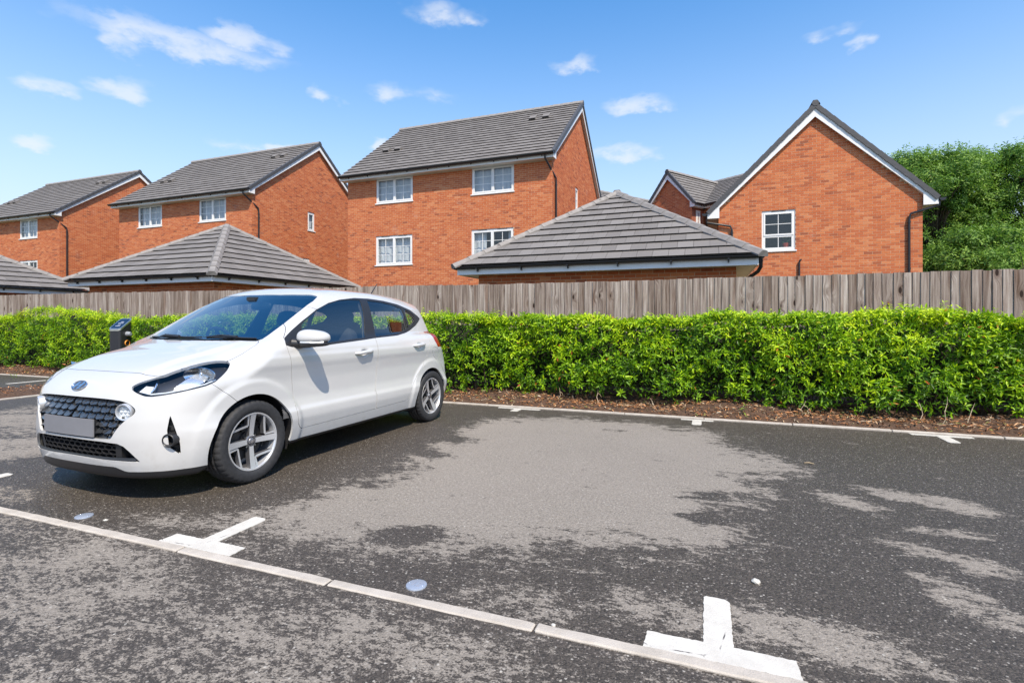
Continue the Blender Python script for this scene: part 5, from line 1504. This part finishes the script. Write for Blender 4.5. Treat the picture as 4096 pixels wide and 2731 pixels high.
M_CLEAR = mat_glass('clear_lens', (.93, .95, .97), .01)
M_RED = simple('red_lens', (.32, .012, .010), .12, coat=1)
M_PLATE = simple('number_plate', (.20, .20, .215), .5, var=.06, vscale=6)
M_LAMP = simple('lamp_white', (.72, .74, .76), .2, coat=.6)

REFLP = rpoly([(.56, .715), (.61, .765), (.68, .815), (.75, .84), (.785, .83), (.775, .785), (.73, .742), (.65, .722)], 2)
M_REFL = simple('lamp_reflector', (.80, .82, .85), .22, .75, var=.1, vscale=25, bump=.08)
CAR = thing('hatchback_car', 'small white five-door hatchback parked nose-out in the bay by the hedge', 'car', (-3.8396, 2.0931, 0)); CAR.rotation_euler = (0, 0, R(-1.5))

def panel(label, name, mat, side=None, gap=.0, skirt=.0, push=0.0, extra=None):
    k = NAMES.index(label) if label else -1
    sel = LAB == k
    if side is not None: sel &= (cen[:, 0] * side > 0)
    if extra is not None: sel &= extra(cen)
    T = CT[sel]
    if not len(T): return None
    ids, inv = np.unique(T.ravel(), return_inverse=True); T = inv.reshape(-1, 3); V = CV[ids].copy(); Nn = CN[ids]
    E = np.concatenate([T[:, [0, 1]], T[:, [1, 2]], T[:, [2, 0]]]); opp = np.concatenate([T[:, 2], T[:, 0], T[:, 1]])
    key = np.sort(E, 1); kk = key[:, 0].astype(np.int64) * len(ids) + key[:, 1]
    u_, first, c_ = np.unique(kk, return_index=True, return_counts=True); bi = first[c_ == 1]; BE = E[bi]
    V -= Nn * push
    if gap > 0 and len(BE):
        for jj in range(len(REG)):
            act = ACT[jj][ids]
            if not act.any(): continue
            gg = GRD[jj][ids]; l2 = np.linalg.norm(gg, axis=1, keepdims=True)
            dist = PHI[jj][ids] * (-1 if jj == k else 1)           # depth inside this panel
            V += np.where(act[:, None] & (l2 > .3), gg / np.maximum(l2, .3) * (-1 if jj == k else 1) * np.clip(gap - dist, 0, .005)[:, None], 0)
    nV = len(V); F = [T]
    if skirt > 0 and len(BE):
        bv = np.unique(BE); mp = {int(v): i for i, v in enumerate(bv)}; nb = len(bv)
        V = np.concatenate([V, V[bv], V[bv] - Nn[bv] * skirt])
        a = np.array([mp[int(x)] for x in BE[:, 0]]); b = np.array([mp[int(x)] for x in BE[:, 1]])
        F.append(np.stack([nV + b, nV + a, nV + nb + a], -1)); F.append(np.stack([nV + b, nV + nb + a, nV + nb + b], -1))
    return link(name, np_mesh(name, V, np.concatenate(F), mat, smooth=True), CAR)

PG, PS = .0028, .014
for s in (1, -1):
    panel('front_door', 'front_door', M_PAINTW, s, PG, PS); panel('rear_door', 'rear_door', M_PAINTW, s, PG, PS)
    panel('glass_front', 'front_door_window', M_GLASS, s, 0, 0, .004); panel('glass_rear', 'rear_door_window', M_GLASS, s, 0, 0, .004); panel('glass_quarter', 'quarter_window', M_GLASS, s, 0, 0, .004)
    panel('window_frame', 'window_frame', M_TRIM, s, .0005, .02); panel('tail_light', 'tail_light', M_RED, s, .001, .02)
    HL = panel('headlight', 'headlight', M_CLEAR, s, .001, .0)
    hb = panel('headlight', 'lamp_housing', M_TRIM, s, .0, .0, .055); hb.parent = HL
    hr = panel('headlight', 'reflector', M_REFL, s, .0, .0, .030, extra=lambda c: pdist(corner_pz(c), REFLP) < 0); hr.parent = HL
panel('bonnet', 'bonnet', M_PAINTW, None, PG, .02); panel('bumper', 'front_bumper', M_PAINTW, None, .0015, .014)
panel('cowl', 'cowl_panel', M_TRIM, None, 0, .01, .012); panel('windscreen', 'windscreen', M_WSG, None, 0, 0, .003); panel('rear_glass', 'rear_window', M_GLASS, None, 0, 0, .003)
panel('front_lip', 'front_lip', M_TRIM, None, 0, .01); panel('underbody', 'underbody', M_TRIM, None)
panel('fuel_flap', 'fuel_flap', M_PAINTW, None, .002, .008)
body = panel(None, 'body_shell', M_PAINTW, None, .0016, .016)
# dark lining behind the shell so that the cabin does not show raw panels
sel = (cen[:, 2] > .40) & (cen[:, 1] > .98) & (LAB != NAMES.index('windscreen')) & (LAB != NAMES.index('rear_glass')) & (LAB != NAMES.index('glass_front')) & (LAB != NAMES.index('glass_rear')) & (LAB != NAMES.index('glass_quarter')) & (LAB != NAMES.index('arch_rear'))
T = CT[sel][:, ::-1]; ids, inv = np.unique(T.ravel(), return_inverse=True)
link('cabin_lining', np_mesh('cabin_lining', CV[ids] - CN[ids] * .035, inv.reshape(-1, 3), M_LINER, smooth=True), CAR)

def _table(fn, ax, ay, lo, hi, up):
    A, B = np.meshgrid(ax, ay, indexing='ij'); l = np.full(A.shape, lo); h_ = np.full(A.shape, hi)
    for _ in range(26):
        m = (l + h_) / 2; ins = fn(A, B, m) < 0
        if up: l = np.where(ins, m, l); h_ = np.where(ins, h_, m)
        else: h_ = np.where(ins, m, h_); l = np.where(ins, l, m)
    return (l + h_) / 2
_nu, _nz = np.arange(0, .80, .008), np.arange(.14, .90, .008); NT_ = _table(lambda a, b, m: car_f(a, m, b), _nu, _nz, -.1, .6, False)
_sw, _sz = np.arange(0, 3.70, .02), np.arange(.16, 1.46, .01); ST_ = _table(lambda a, b, m: car_f(m, a, b), _sw, _sz, .3, 1.0, True)
def _look(T_, ax, ay, x, y):
    i = min(max((x - ax[0]) / (ax[1] - ax[0]), 0), len(ax) - 1.001); j = min(max((y - ay[0]) / (ay[1] - ay[0]), 0), len(ay) - 1.001); a, b = int(i), int(j); i -= a; j -= b
    return float(T_[a, b] * (1 - i) * (1 - j) + T_[a + 1, b] * i * (1 - j) + T_[a, b + 1] * (1 - i) * j + T_[a + 1, b + 1] * i * j)
def nose_w(u, z): return _look(NT_, _nu, _nz, abs(u), z)
def side_u(w, z): return _look(ST_, _sw, _sz, w, z)
# ------------------------------------------------------------------ grilles
def sheet(name, poly, off, mat, parent=CAR, n=18):
    """backing sheet behind a nose opening, following the nose"""
    zs_ = [p[1] for p in poly]; z0, z1 = min(zs_) - .02, max(zs_) + .02; um = max(p[0] for p in poly) + .02
    mb = MB(); us = np.linspace(-um, um, 2 * n + 1); zz = np.linspace(z0, z1, 8)
    P = [[(u, nose_w(u, z) + off, z) for z in zz] for u in us]
    for i in range(2 * n):
        for j in range(7): mb.quad(P[i][j], P[i + 1][j], P[i + 1][j + 1], P[i][j + 1])
    return mb.build(name, mat, parent, smooth=True)
GR = sheet('grille', GRP, .052, M_TRIM)
finm = simple('grille_fin', (.034, .036, .040), .22, coat=.6)
for r_ in range(6):
    zc = .640 - r_ * .043
    for c_ in range(-7, 8):
        u = (c_ + (.5 if r_ % 2 else 0)) * .078
        if pdist(np.array([[abs(u), zc]]), GRP)[0] > -.004 or abs(u) > .50: continue
        if math.hypot(abs(u) - .447, zc - .583) < .062: continue
        sg = 1 if u >= 0 else -1
        w = nose_w(abs(u), zc); hw, hz = .036, .019
        sk = .012 * sg
        mb = MB()
        # wedge: proud lower lip, surface falling back to the top
        A = [(-hw, hz, .040), (hw, hz * 1.0, .040), (hw + sk, -hz, .010), (sk * .2, -hz * 1.25, .006), (-hw + sk, -hz, .014)]
        Bk_ = [(-hw, hz, .046), (hw, hz, .046), (hw + sk, -hz + .002, .046), (0, -hz, .046), (-hw + sk, -hz, .046)]
        f_ = lambda p: (p[0], w + p[2] + .10 * (abs(u + p[0]) ** 2 - u * u), p[1])
        mb.quad(*[f_(p) for p in A])
        for i in range(5):
            j = (i + 1) % 5; mb.quad(f_(A[j]), f_(A[i]), f_(Bk_[i]), f_(Bk_[j]))
        o = mb.build('grille_fin', finm, GR); o.location = (u, 0, zc)
LG = sheet('lower_grille', LGP, .07, M_TRIM)
mb = MB()
def hexring(cu, cz, ru, rz, t):
    P6 = [(cu + ru * math.cos(R(60 * k)), cz + rz * math.sin(R(60 * k))) for k in range(6)]; I6 = [(cu + (ru - t) * math.cos(R(60 * k)), cz + (rz - t) * math.sin(R(60 * k))) for k in range(6)]
    for k in range(6):
        j = (k + 1) % 6
        f_ = lambda p, d: (p[0], nose_w(abs(p[0]), p[1]) + d, p[1])
        mb.quad(f_(P6[k], .022), f_(P6[j], .022), f_(I6[j], .022), f_(I6[k], .022)); mb.quad(f_(I6[k], .022), f_(I6[j], .022), f_(I6[j], .06), f_(I6[k], .06))
for r_ in range(4):
    for c_ in range(-7, 8):
        cu = c_ * .0585 + (.029 if r_ % 2 else 0); cz = .385 - r_ * .029
        if pdist(np.array([[abs(cu), cz]]), LGP)[0] < -.008 and abs(cu) < .40: hexring(cu, cz, .0355, .0185, .004)
mb.build('grille_mesh', M_TRIM, LG)
for s in (-1, 1):     # side blades of the lower grille
    mb = MB(); P = lambda u, z, d: (s * u, nose_w(u, z) + d, z)
    mb.quad(P(.385, .395, .02), P(.425, .386, .02), P(.415, .282, .02), P(.372, .282, .02)); mb.quad(P(.425, .386, .02), P(.425, .386, .06), P(.415, .282, .06), P(.415, .282, .02))
    mb.build('grille_blade', M_TRIM, LG)
mb = MB()
prev = None
for i in range(25):
    u = -.52 + 1.04 * i / 24; p = (u, nose_w(abs(u), .292) + .010, .297); q = (u, nose_w(abs(u), .285) + .004, .281)
    if prev: mb.quad(prev[1], q, p, prev[0])
    prev = (p, q)
mb.build('grille_shelf', M_TRIM, LG)
# round running lamps in the grille corners
for s in (-1, 1):
    cu, cz = s * .449, .583; w = nose_w(abs(cu), cz)
    yaw = s * .33
    Mx = Matrix.Translation((cu, w + .004, cz)) @ Matrix.Rotation(yaw, 4, 'Z') @ Matrix.Rotation(R(6), 4, 'X')
    fn = lambda a, b, h: Mx @ Vector((a, -h, b))
    mb = MB(); mb.lathe([(.052, -.04), (.053, .006), (.050, .011), (.044, .008), (.043, -.01)], 32, fn); DL = smooth_shade(mb.build('running_lamp', M_ALLOY, CAR), 40)
    mb = MB(); mb.lathe([(0, .006), (.03, .005), (.044, .0)], 32, fn); mb.build('lens', M_CLEAR, DL, smooth=True)
    mb = MB()
    for (hx, hz) in [(0, 0)] + [(.026 * math.cos(R(60 * k)), .026 * math.sin(R(60 * k))) for k in range(6)]:
        mb.lathe([(0, -.002), (.009, -.005), (.0125, -.012)], 6, lambda a, b, h: Mx @ Vector((hx + a, -h, hz + b)))
    mb.lathe([(0, -.011), (.044, -.011)], 24, fn); mb.build('reflector', M_LAMP, DL)
# ------------------------------------------------------------------ number plate and emblem
w = nose_w(0, .478) - .012
mb = MB(); bmw = .26
for i in range(12):
    a, b = -bmw + 2 * bmw * i / 12, -bmw + 2 * bmw * (i + 1) / 12
    f_ = lambda u, z, d: (u - .02, w + .10 * u * u + d, z)
    mb.quad(f_(a, .422, 0), f_(b, .422, 0), f_(b, .533, 0), f_(a, .533, 0)); mb.quad(f_(a, .533, 0), f_(b, .533, 0), f_(b, .533, .008), f_(a, .533, .008)); mb.quad(f_(b, .422, 0), f_(a, .422, 0), f_(a, .422, .008), f_(b, .422, .008))
mb.quad((-.28, w + .0068, .422), (-.28, w + .0068, .533), (-.28, w + .015, .533), (-.28, w + .015, .422)); mb.quad((.24, w + .0068, .533), (.24, w + .0068, .422), (.24, w + .015, .422), (.24, w + .015, .533))
NP = mb.build('number_plate', M_PLATE, CAR)
mb = MB(); mb.box((-.265, w + .010, .430), (.225, w + .045, .525)); mb.build('plate_plinth', M_TRIM, NP)
def emblem(Mx, a, b, t, parent, name='emblem', ring=True):
    fn = lambda x, y, d: Mx @ Vector((x, -d, y))
    mb = MB(); N = 40
    for i in range(N):
        A0, A1 = 2 * math.pi * i / N, 2 * math.pi * (i + 1) / N
        sec = [(1.0, 0), (.985, t * .8), (.94, t), (.89, t * .6), (.875, 0)]
        for (r0, d0), (r1, d1) in zip(sec[:-1], sec[1:]):
            mb.quad(fn(a * r0 * math.cos(A0), b * r0 * math.sin(A0), d0), fn(a * r0 * math.cos(A1), b * r0 * math.sin(A1), d0), fn(a * r1 * math.cos(A1), b * r1 * math.sin(A1), d1), fn(a * r1 * math.cos(A0), b * r1 * math.sin(A0), d1))
    E_ = mb.build(name, M_CHROME, parent, smooth=True)
    mb = MB()
    H_ = [[(-.62, -.60), (-.44, -.74), (-.06, -.10), (.0, .06), (-.14, .74), (-.36, .70)], [(.62, .60), (.44, .74), (.06, .10), (0, -.06), (.14, -.74), (.36, -.70)]]
    L1 = [(-.66, -.56), (-.40, -.76), (.02, .76), (-.30, .72)]; L2 = [(.66, .56), (.40, .76), (-.02, -.76), (.30, -.72)]
    for pl in (L1, L2): mb.prism([(x * a * .98, y * b * .98) for x, y in pl], 0, t * .9, fn)
    mb.prism([(-.28 * a, -.10 * b), (-.2 * a, -.26 * b), (.28 * a, .10 * b), (.2 * a, .26 * b)], 0, t * .8, fn)
    mb.build('emblem_letter', M_CHROME, E_)
    mb = MB(); mb.prism([(a * .93 * math.cos(2 * math.pi * i / 32), b * .93 * math.sin(2 * math.pi * i / 32)) for i in range(32)], -.004, t * .15, fn); mb.build('emblem_back', simple('emblem_back', (.20, .23, .30), .15, .8), E_)
    return E_
we = nose_w(0, .727); slope = math.atan2(nose_w(0, .755) - nose_w(0, .70), .055)
emblem(Matrix.Translation((-.02, we - .003, .727)) @ Matrix.Rotation(-slope, 4, 'X'), .073, .037, .007, CAR)
# ------------------------------------------------------------------ headlamp insides
for HLo, s in ((o, 1 if np.mean([v.co.x for v in o.data.vertices]) > 0 else -1) for o in [c for c in CAR.children if c.name.startswith('headlight')]):
    Mx = Matrix.Translation((s * .690, .385, .792)) @ Matrix.Rotation(s * R(28), 4, 'Z') @ Matrix.Rotation(R(8), 4, 'X')
    mb = MB(); mb.lathe([(.0, -.05), (.030, -.046), (.055, -.030), (.070, .0), (.073, .004), (.075, .0)], 28, lambda a, b, h: Mx @ Vector((a * 1.35 + .0, -h, b * .72))); smooth_shade(mb.build('reflector_bowl', M_CHROME, HLo), 60)
    mb = MB(); mb.lathe([(0, -.012), (.010, -.014), (.018, -.022), (.020, -.05)], 20, lambda a, b, h: Mx @ Vector((a, -h, b))); mb.build('projector_lens', M_CHROME, HLo, smooth=True)
    def hp(hc, z, push):
        # point on the corner surface at corner coordinate hc and height z
        lo, hi = .25, .80
        for _ in range(28):
            m = (lo + hi) / 2; ww = (hc - .6 * m) / .8
            if float(car_f(np.array(m), np.array(ww), np.array(z))) < 0: lo = m
            else: hi = m
        u = lo; ww = (hc - .6 * u) / .8; _, g_ = car_grad(np.array([[u, ww, z]])); g_ = g_[0] / np.linalg.norm(g_[0]); p = np.array([u, ww, z]) - g_ * push
        return Vector((s * p[0], p[1], p[2]))
    mb = MB(); mb.tube([hp(.455, .693, .014), hp(.54, .70, .016), hp(.65, .718, .016), hp(.76, .742, .016), hp(.82, .765, .016)], .0055, 6); smooth_shade(mb.build('light_strip', M_LAMP, HLo), 60)
    mb = MB(); mb.tube([hp(.455, .705, .02), hp(.475, .735, .02), hp(.485, .765, .02)], .006, 6); smooth_shade(mb.build('light_strip', M_CHROME, HLo), 60)
    mb = MB(); mb.quad(hp(.385, .715, .025), hp(.445, .695, .025), hp(.465, .75, .03), hp(.42, .755, .03)); mb.build('turn_lamp', M_LAMP, HLo)
    # fog lamp in its dark recess
    Fm = MB(); ctr = [hp(x, z, .05) for x, z in FOGP]; Fm.quad(*ctr); rim = [hp(x, z, -.000) for x, z in FOGP]
    for i in range(len(FOGP)):
        j = (i + 1) % len(FOGP); Fm.quad(rim[i], rim[j], ctr[j], ctr[i])
    FG = Fm.build('fog_lamp', M_TRIM, CAR)
    c = hp(.566, .405, .0); Mf = Matrix.Translation(c) @ Matrix.Rotation(s * R(18), 4, 'Z')
    Fm = MB(); Fm.lathe([(0, -.03), (.022, -.03), (.034, .018), (.038, .021), (.042, .018), (.045, -.05)], 24, lambda a, b, h: Mf @ Vector((a, -h, b))); smooth_shade(Fm.build('lamp_tube', M_TRIM, FG), 40)
    for zz in (.49, .45, .345):
        Fm = MB(); Fm.tube([hp(.557, zz, .02), hp(.605, zz - .012, .02)], .004, 5); Fm.build('fin', M_TRIM, FG)
# ------------------------------------------------------------------ mirrors, handles, wipers, aerial
def blob_mesh(c, r, p=2.6, n=20, sq=None):
    mb = MB(); f_ = lambda v, e: math.copysign(abs(v) ** e, v); e = 2 / p
    V_ = [[(c[0] + r[0] * f_(math.cos(t), e) * f_(math.cos(q), e), c[1] + r[1] * f_(math.cos(t), e) * f_(math.sin(q), e), c[2] + r[2] * f_(math.sin(t), e)) for q in np.linspace(-math.pi, math.pi, n * 2 + 1)] for t in np.linspace(-math.pi / 2, math.pi / 2, n + 1)]
    for i in range(n):
        for j in range(2 * n): mb.quad(V_[i][j], V_[i][j + 1], V_[i + 1][j + 1], V_[i + 1][j])
    return mb
def weld(o, d=1e-5):
    bm = bmesh.new(); bm.from_mesh(o.data); bmesh.ops.remove_doubles(bm, verts=bm.verts, dist=d); bmesh.ops.recalc_face_normals(bm, faces=bm.faces); bm.to_mesh(o.data); bm.free(); o.data.polygons.foreach_set('use_smooth', [True] * len(o.data.polygons)); return o
for s in (1, -1):
    mb = blob_mesh((0, 0, 0), (.112, .085, .064), 2.5)
    # sharpen: taller outboard front, tucked underneath, flat mirror side
    def shape(v):
        x, y, z = v
        y = max(y, -.2)
        if y > .03: y = .03 + (y - .03) * .45
        z = z * (1 - .22 * (x / .112)) if z > 0 else z * .62
        y += .035 * (x / .112)
        if s < 0: return (-(.865 + y * .55), 1.26 + x * 1.0, z + 1.018)      # far mirror is folded back
        return (s * (x + .928), y + 1.165, z + 1.018)
    mb.v = [shape(v) for v in mb.v]
    MR = weld(mb.build('door_mirror', M_PAINTW, CAR))
    mb = blob_mesh((0, 0, 0), (.108, .075, .024), 2.4); mb.v = [(s * (x + .925), y + 1.170 + .035 * x / .11, z + .972) if s > 0 else (-(.865 + y * .5), 1.26 + x * .95, z + .972) for x, y, z in mb.v]; weld(mb.build('mirror_base', M_TRIM, MR))
    mb = MB(); mb.tube([(s * .78, 1.10, .975), (s * .84, 1.13, .972), (s * .90, 1.165, .968)] if s > 0 else [(-.78, 1.13, .975), (-.82, 1.16, .972), (-.85, 1.20, .968)], [.045, .035, .028], 10); smooth_shade(mb.build('mirror_arm', M_TRIM, MR), 60)
    if s > 0: mb = MB(); mb.tube([(s * .87, 1.085, .985), (s * .95, 1.10, .984), (s * 1.025, 1.165, .985)], .008, 6); mb.build('indicator', M_LAMP, MR)
    for (w0, w1, z0, z1) in ((1.765, 2.02, .858, .873), (2.705, 2.955, .886, .896)):
        pts = []
        for k in range(9):
            f = k / 8; w_ = w0 + (w1 - w0) * f; z_ = z0 + (z1 - z0) * f; b_ = math.sin(math.pi * f)
            pts.append((s * (side_u(w_, z_ + .03) + .004 + .026 * min(1, b_ * 1.8)), w_, z_))
        mb = MB(); mb.tube(pts, [.008, .014, .017, .018, .018, .018, .018, .016, .009], 10)
        o = smooth_shade(mb.build('door_handle', M_PAINTW, CAR), 70)
for (p0, p1, p2) in (((.05, .845, 1.020), (.38, .875, 1.022), (.60, .915, 1.018)), ((-.52, .865, 1.020), (-.20, .830, 1.022), (.12, .826, 1.024))):
    mb = MB(); mb.tube([p0, p1, p2], [.006, .009, .006], 6); WP = mb.build('wiper', M_TRIM, CAR)
    mb = MB(); mb.tube([Vector(p1) + Vector((.08, -.015, .006)), Vector(p1) + Vector((-.1, .0, .016)), Vector(p0) + Vector((.1, .0, .006))], [.013, .010, .005], 6); mb.build('wiper_arm', M_TRIM, WP)
mb = MB(); mb.tube([(0, 3.02, 1.41), (0, 3.06, 1.445), (0, 3.20, 1.60)], [.016, .008, .0045], 8); smooth_shade(mb.build('aerial', M_TRIM, CAR))
# ------------------------------------------------------------------ wheels
tp_ = [(.196, -.070), (.215, -.088), (.245, -.096), (.270, -.092), (.284, -.080), (.2905, -.064), (.2915, -.046), (.285, -.044), (.285, -.038), (.292, -.036), (.2925, -.010), (.286, -.008), (.286, .0), (.2925, .002), (.292, .030), (.285, .032), (.285, .038), (.2915, .040), (.2905, .064), (.284, .080), (.279, .087), (.270, .092), (.262, .0935), (.245, .096), (.228, .0935), (.215, .088), (.205, .080), (.198, .070)]
def tyre():
    mb = MB(); seg = 200; n = len(tp_)
    for k in range(seg):
        an = 2 * math.pi * k / seg; sip = (k % 5 == 0)
        for (r, h) in tp_:
            rr_ = r - (.0055 if sip and r > .278 and abs(h) > .045 else .003 if (k % 5 in (0,)) and r > .2885 else 0)
            mb.v.append((h, rr_ * math.cos(an), rr_ * math.sin(an)))
    for k in range(seg):
        k2 = (k + 1) % seg
        for i in range(n - 1): mb.f.append((k * n + i, k * n + i + 1, k2 * n + i + 1, k2 * n + i)); mb.mi.append(0); mb.a.append(0)
    return mb.mesh('tyre', M_RUB, smooth=True)
TY = tyre()
dep = lambda r: .052 + .026 * (r / .2) ** 2
def rimface():
    mb = MB()
    fn = lambda x, y, d: (dep(math.hypot(x, y)) + d, x, y)
    def rot(pl, a): c, s_ = math.cos(a), math.sin(a); return [(x * c - y * s_, x * s_ + y * c) for x, y in pl]
    def dens(pl, n=5):
        o = []
        for a, b in zip(pl, pl[1:] + pl[:1]):
            for i in range(n): o.append((a[0] + (b[0] - a[0]) * i / n, a[1] + (b[1] - a[1]) * i / n))
        return o
    def strip(pl4, d0, d1, mi):
        """quad blade (p0 p1 at hub, p2 p3 at rim) subdivided along its length"""
        p0, p1, p2, p3 = [Vector((*p, 0)) for p in pl4]; n = 8
        for i in range(n):
            a, b = i / n, (i + 1) / n
            A, B, C_, D_ = p0.lerp(p3, a), p1.lerp(p2, a), p1.lerp(p2, b), p0.lerp(p3, b)
            f = lambda v, d: fn(v.x, v.y, d)
            mb.quad(f(A, d1), f(D_, d1), f(C_, d1), f(B, d1), mi=mi)
            mb.quad(f(A, d0), f(D_, d0), f(D_, d1), f(A, d1), mi=1); mb.quad(f(C_, d0), f(B, d0), f(B, d1), f(C_, d1), mi=1)
    for k in range(4):
        a = k * math.pi / 2 + R(-4)
        strip(rot([(.017, .028), (-.017, .028), (-.019, .198), (.027, .196)], a), -.035, .004, 0)
        strip(rot([(-.022, .115), (-.033, .113), (-.042, .193), (-.024, .196)], a), -.035, .000, 0)
        strip(rot([(-.031, .107), (-.027, .122), (-.162, .108), (-.171, .091)], a), -.035, .000, 0)
    mb.lathe([(.186, .030), (.190, .072), (.196, .083), (.2035, .084), (.206, .078), (.206, .06)], 72, lambda x, y, h: (h, x, y), mi=0)
    mb.lathe([(0, .030), (.040, .030), (.046, .052), (.036, .058), (.030, .058)], 32, lambda x, y, h: (h, x, y), mi=1)
    return mb.mesh('spokes', [M_ALLOY, M_ALLOYD])
RF_ = rimface()
mb = MB(); mb.lathe([(.186, .030), (.178, .0), (.176, -.06), (.196, -.075)], 48, lambda x, y, h: (h, x, y)); mb.lathe([(.19, -.03), (0, -.03)], 40, lambda x, y, h: (h, x, y), mi=1); BARREL = mb.mesh('wheel', [M_ALLOYD, M_GLOSSB], smooth=True)
mb = MB(); mb.lathe([(.125, -.012), (.125, .008), (.07, .008), (.065, .022), (0, .022)], 40, lambda x, y, h: (h, x, y)); mb.box((-.02, -.05, .075), (.030, .05, .135)); DISCB = mb.mesh('brake_disc', M_DARKM)
mb = MB(); mb.lathe([(0, .066), (.018, .065), (.025, .061), (.027, .05)], 28, lambda x, y, h: (h, x, y)); HUB = mb.mesh('hub_cap', M_ALLOYD, smooth=True)
mb = MB(); mb.lathe([(0, .054), (.006, .053), (.0085, .046), (.009, .03)], 6, lambda x, y, h: (h, x, y)); NUT = mb.mesh('lug_nut', M_CHROME)
for (w_, ang) in ((.72, 5), (3.15, 31)):
    for s in (1, -1):
        wr = link('wheel', BARREL, CAR); wr.location = (s * .716, w_, .2915); wr.rotation_euler = (R(ang), 0, 0 if s > 0 else math.pi)
        link('tyre', TY, wr); link('spokes', RF_, wr); link('brake_disc', DISCB, wr); link('hub_cap', HUB, wr)
        for k in range(4):
            a = R(45 + 90 * k - 4); o = link('lug_nut', NUT, wr); o.location = (0, .050 * math.cos(a), .050 * math.sin(a))
        mb = MB(); t_ = .002
        for pl in ([(-.011, -.009), (-.006, -.012), (.001, .012), (-.005, .011)], [(.011, .009), (.006, .012), (-.001, -.012), (.005, -.011)]): mb.prism(pl, .066, .068, lambda x, y, d: (d, x, y))
        mb.build('hub_emblem', M_CHROME, wr)
        # wheel housing
        c_, r_ = (AF, RF) if w_ < 1 else (AR, RR_)
        mb = MB(); n = 28; prev = None
        for i in range(n + 1):
            an = math.pi * (-.12 + 1.24 * i / n); y = c_[0] + (r_ + .004) * math.cos(an); z = c_[1] + (r_ + .004) * math.sin(an)
            uo = max(.6, side_u(min(max(y, .1), 3.6), max(z, .22)) - .012); q = [(s * uo, y, z), (s * .5, y, z), (s * .5, c_[0], c_[1])]
            if prev: mb.quad(prev[0], q[0], q[1], prev[1]); mb.quad(prev[1], q[1], q[2])
            prev = q
        mb.build('wheel_housing', M_TRIM, CAR, smooth=True)
# ------------------------------------------------------------------ cabin
mb = MB()
us = np.linspace(-.70, .70, 15); prof_ = [(.93, .93), (1.0, .985), (1.12, .985), (1.25, .955), (1.33, .90), (1.34, .80), (1.30, .5)]
for a, b in zip(us[:-1], us[1:]):
    for (w0, z0), (w1, z1) in zip(prof_[:-1], prof_[1:]):
        k = lambda u: -.02 * (u / .7) ** 2 + (.025 if -.52 < u < -.2 else 0)
        mb.quad((a, w0, z0 + k(a)), (b, w0, z0 + k(b)), (b, w1, z1 + k(b)), (a, w1, z1 + k(a)))
mb.build('dashboard', M_DASH, CAR, smooth=True)
mb = MB(); N = 36; Ms = Matrix.Translation((-.36, 1.40, .93)) @ Matrix.Rotation(R(-62), 4, 'X')
mb.tube([Ms @ Vector((.18 * math.cos(2 * math.pi * i / N), .18 * math.sin(2 * math.pi * i / N), 0)) for i in range(N + 1)], .014, 8, cap=False)
mb.tube([Ms @ Vector((-.17, 0, 0)), Ms @ Vector((0, -.02, -.02)), Ms @ Vector((.17, 0, 0))], [.014, .045, .014], 8); mb.tube([Ms @ Vector((0, 0, 0)), Ms @ Vector((0, -.17, 0))], .014, 8); mb.tube([Ms @ Vector((0, 0, -.02)), Ms @ Vector((0, 0, -.25))], .03, 8)
smooth_shade(mb.build('steering_wheel', M_DASH, CAR), 60)
def seat(u, w):
    mb = blob_mesh((u, w, .46), (.24, .26, .10), 4, 10); weld(mb.build('seat', M_SEAT, CAR))
    mb = blob_mesh((0, 0, .30), (.235, .085, .33), 4, 12); Mt = Matrix.Translation((u, w + .24, .48)) @ Matrix.Rotation(R(-16), 4, 'X'); mb.v = [tuple(Mt @ Vector((x * (1 - .18 * max(0, z - .2)), y, z))) for x, y, z in mb.v]; B_ = weld(mb.build('seat_back', M_SEAT, CAR))
    mb = blob_mesh((0, 0, .72), (.125, .055, .085), 3, 10); mb.v = [tuple(Mt @ Vector(v)) for v in mb.v]; weld(mb.build('headrest', M_SEAT, B_))
    mb = MB(); [mb.tube([Mt @ Vector((x, 0, .58)), Mt @ Vector((x, 0, .68))], .006, 6) for x in (-.05, .05)]; mb.build('headrest_post', M_CHROME, B_)
seat(.36, 1.72); seat(-.36, 1.72)
mb = blob_mesh((0, 2.62, .46), (.60, .26, .11), 4, 10); weld(mb.build('rear_bench', M_SEAT, CAR))
mb = blob_mesh((0, 0, .28), (.60, .08, .30), 4, 12); Mt = Matrix.Translation((0, 2.92, .50)) @ Matrix.Rotation(R(-20), 4, 'X'); mb.v = [tuple(Mt @ Vector(v)) for v in mb.v]; RB = weld(mb.build('rear_seat_back', M_SEAT, CAR))
for u in (-.33, .33):
    mb = blob_mesh((u, 0, .61), (.12, .05, .06), 3, 10); mb.v = [tuple(Mt @ Vector(v)) for v in mb.v]; weld(mb.build('headrest', M_SEAT, RB))
mb = blob_mesh((0, 1.50, 1.285), (.125, .022, .038), 3, 10); weld(mb.build('rear_view_mirror', M_TRIM, CAR))
mb = MB(); mb.box((-.045, 1.38, 1.325), (.045, 1.47, 1.365)); mb.build('sensor_box', M_TRIM, CAR)
for s in (1, -1):
    mb = MB(); prev = None
    for k in range(9):
        f = k / 8; z = .50 + .80 * f; w_ = 2.04 + .10 * f; u_ = side_u(w_, z) - .05
        if prev: mb.quad((s * prev[0], prev[1] - .05, prev[2]), (s * prev[0], prev[1] + .05, prev[2]), (s * u_, w_ + .05, z), (s * u_, w_ - .05, z))
        prev = (u_, w_, z)
    mb.build('pillar_trim', M_LINER, CAR)
mb = MB(); mb.box((-.68, 1.0, .25), (.68, 3.3, .30)); mb.build('cabin_floor', M_TRIM, CAR)
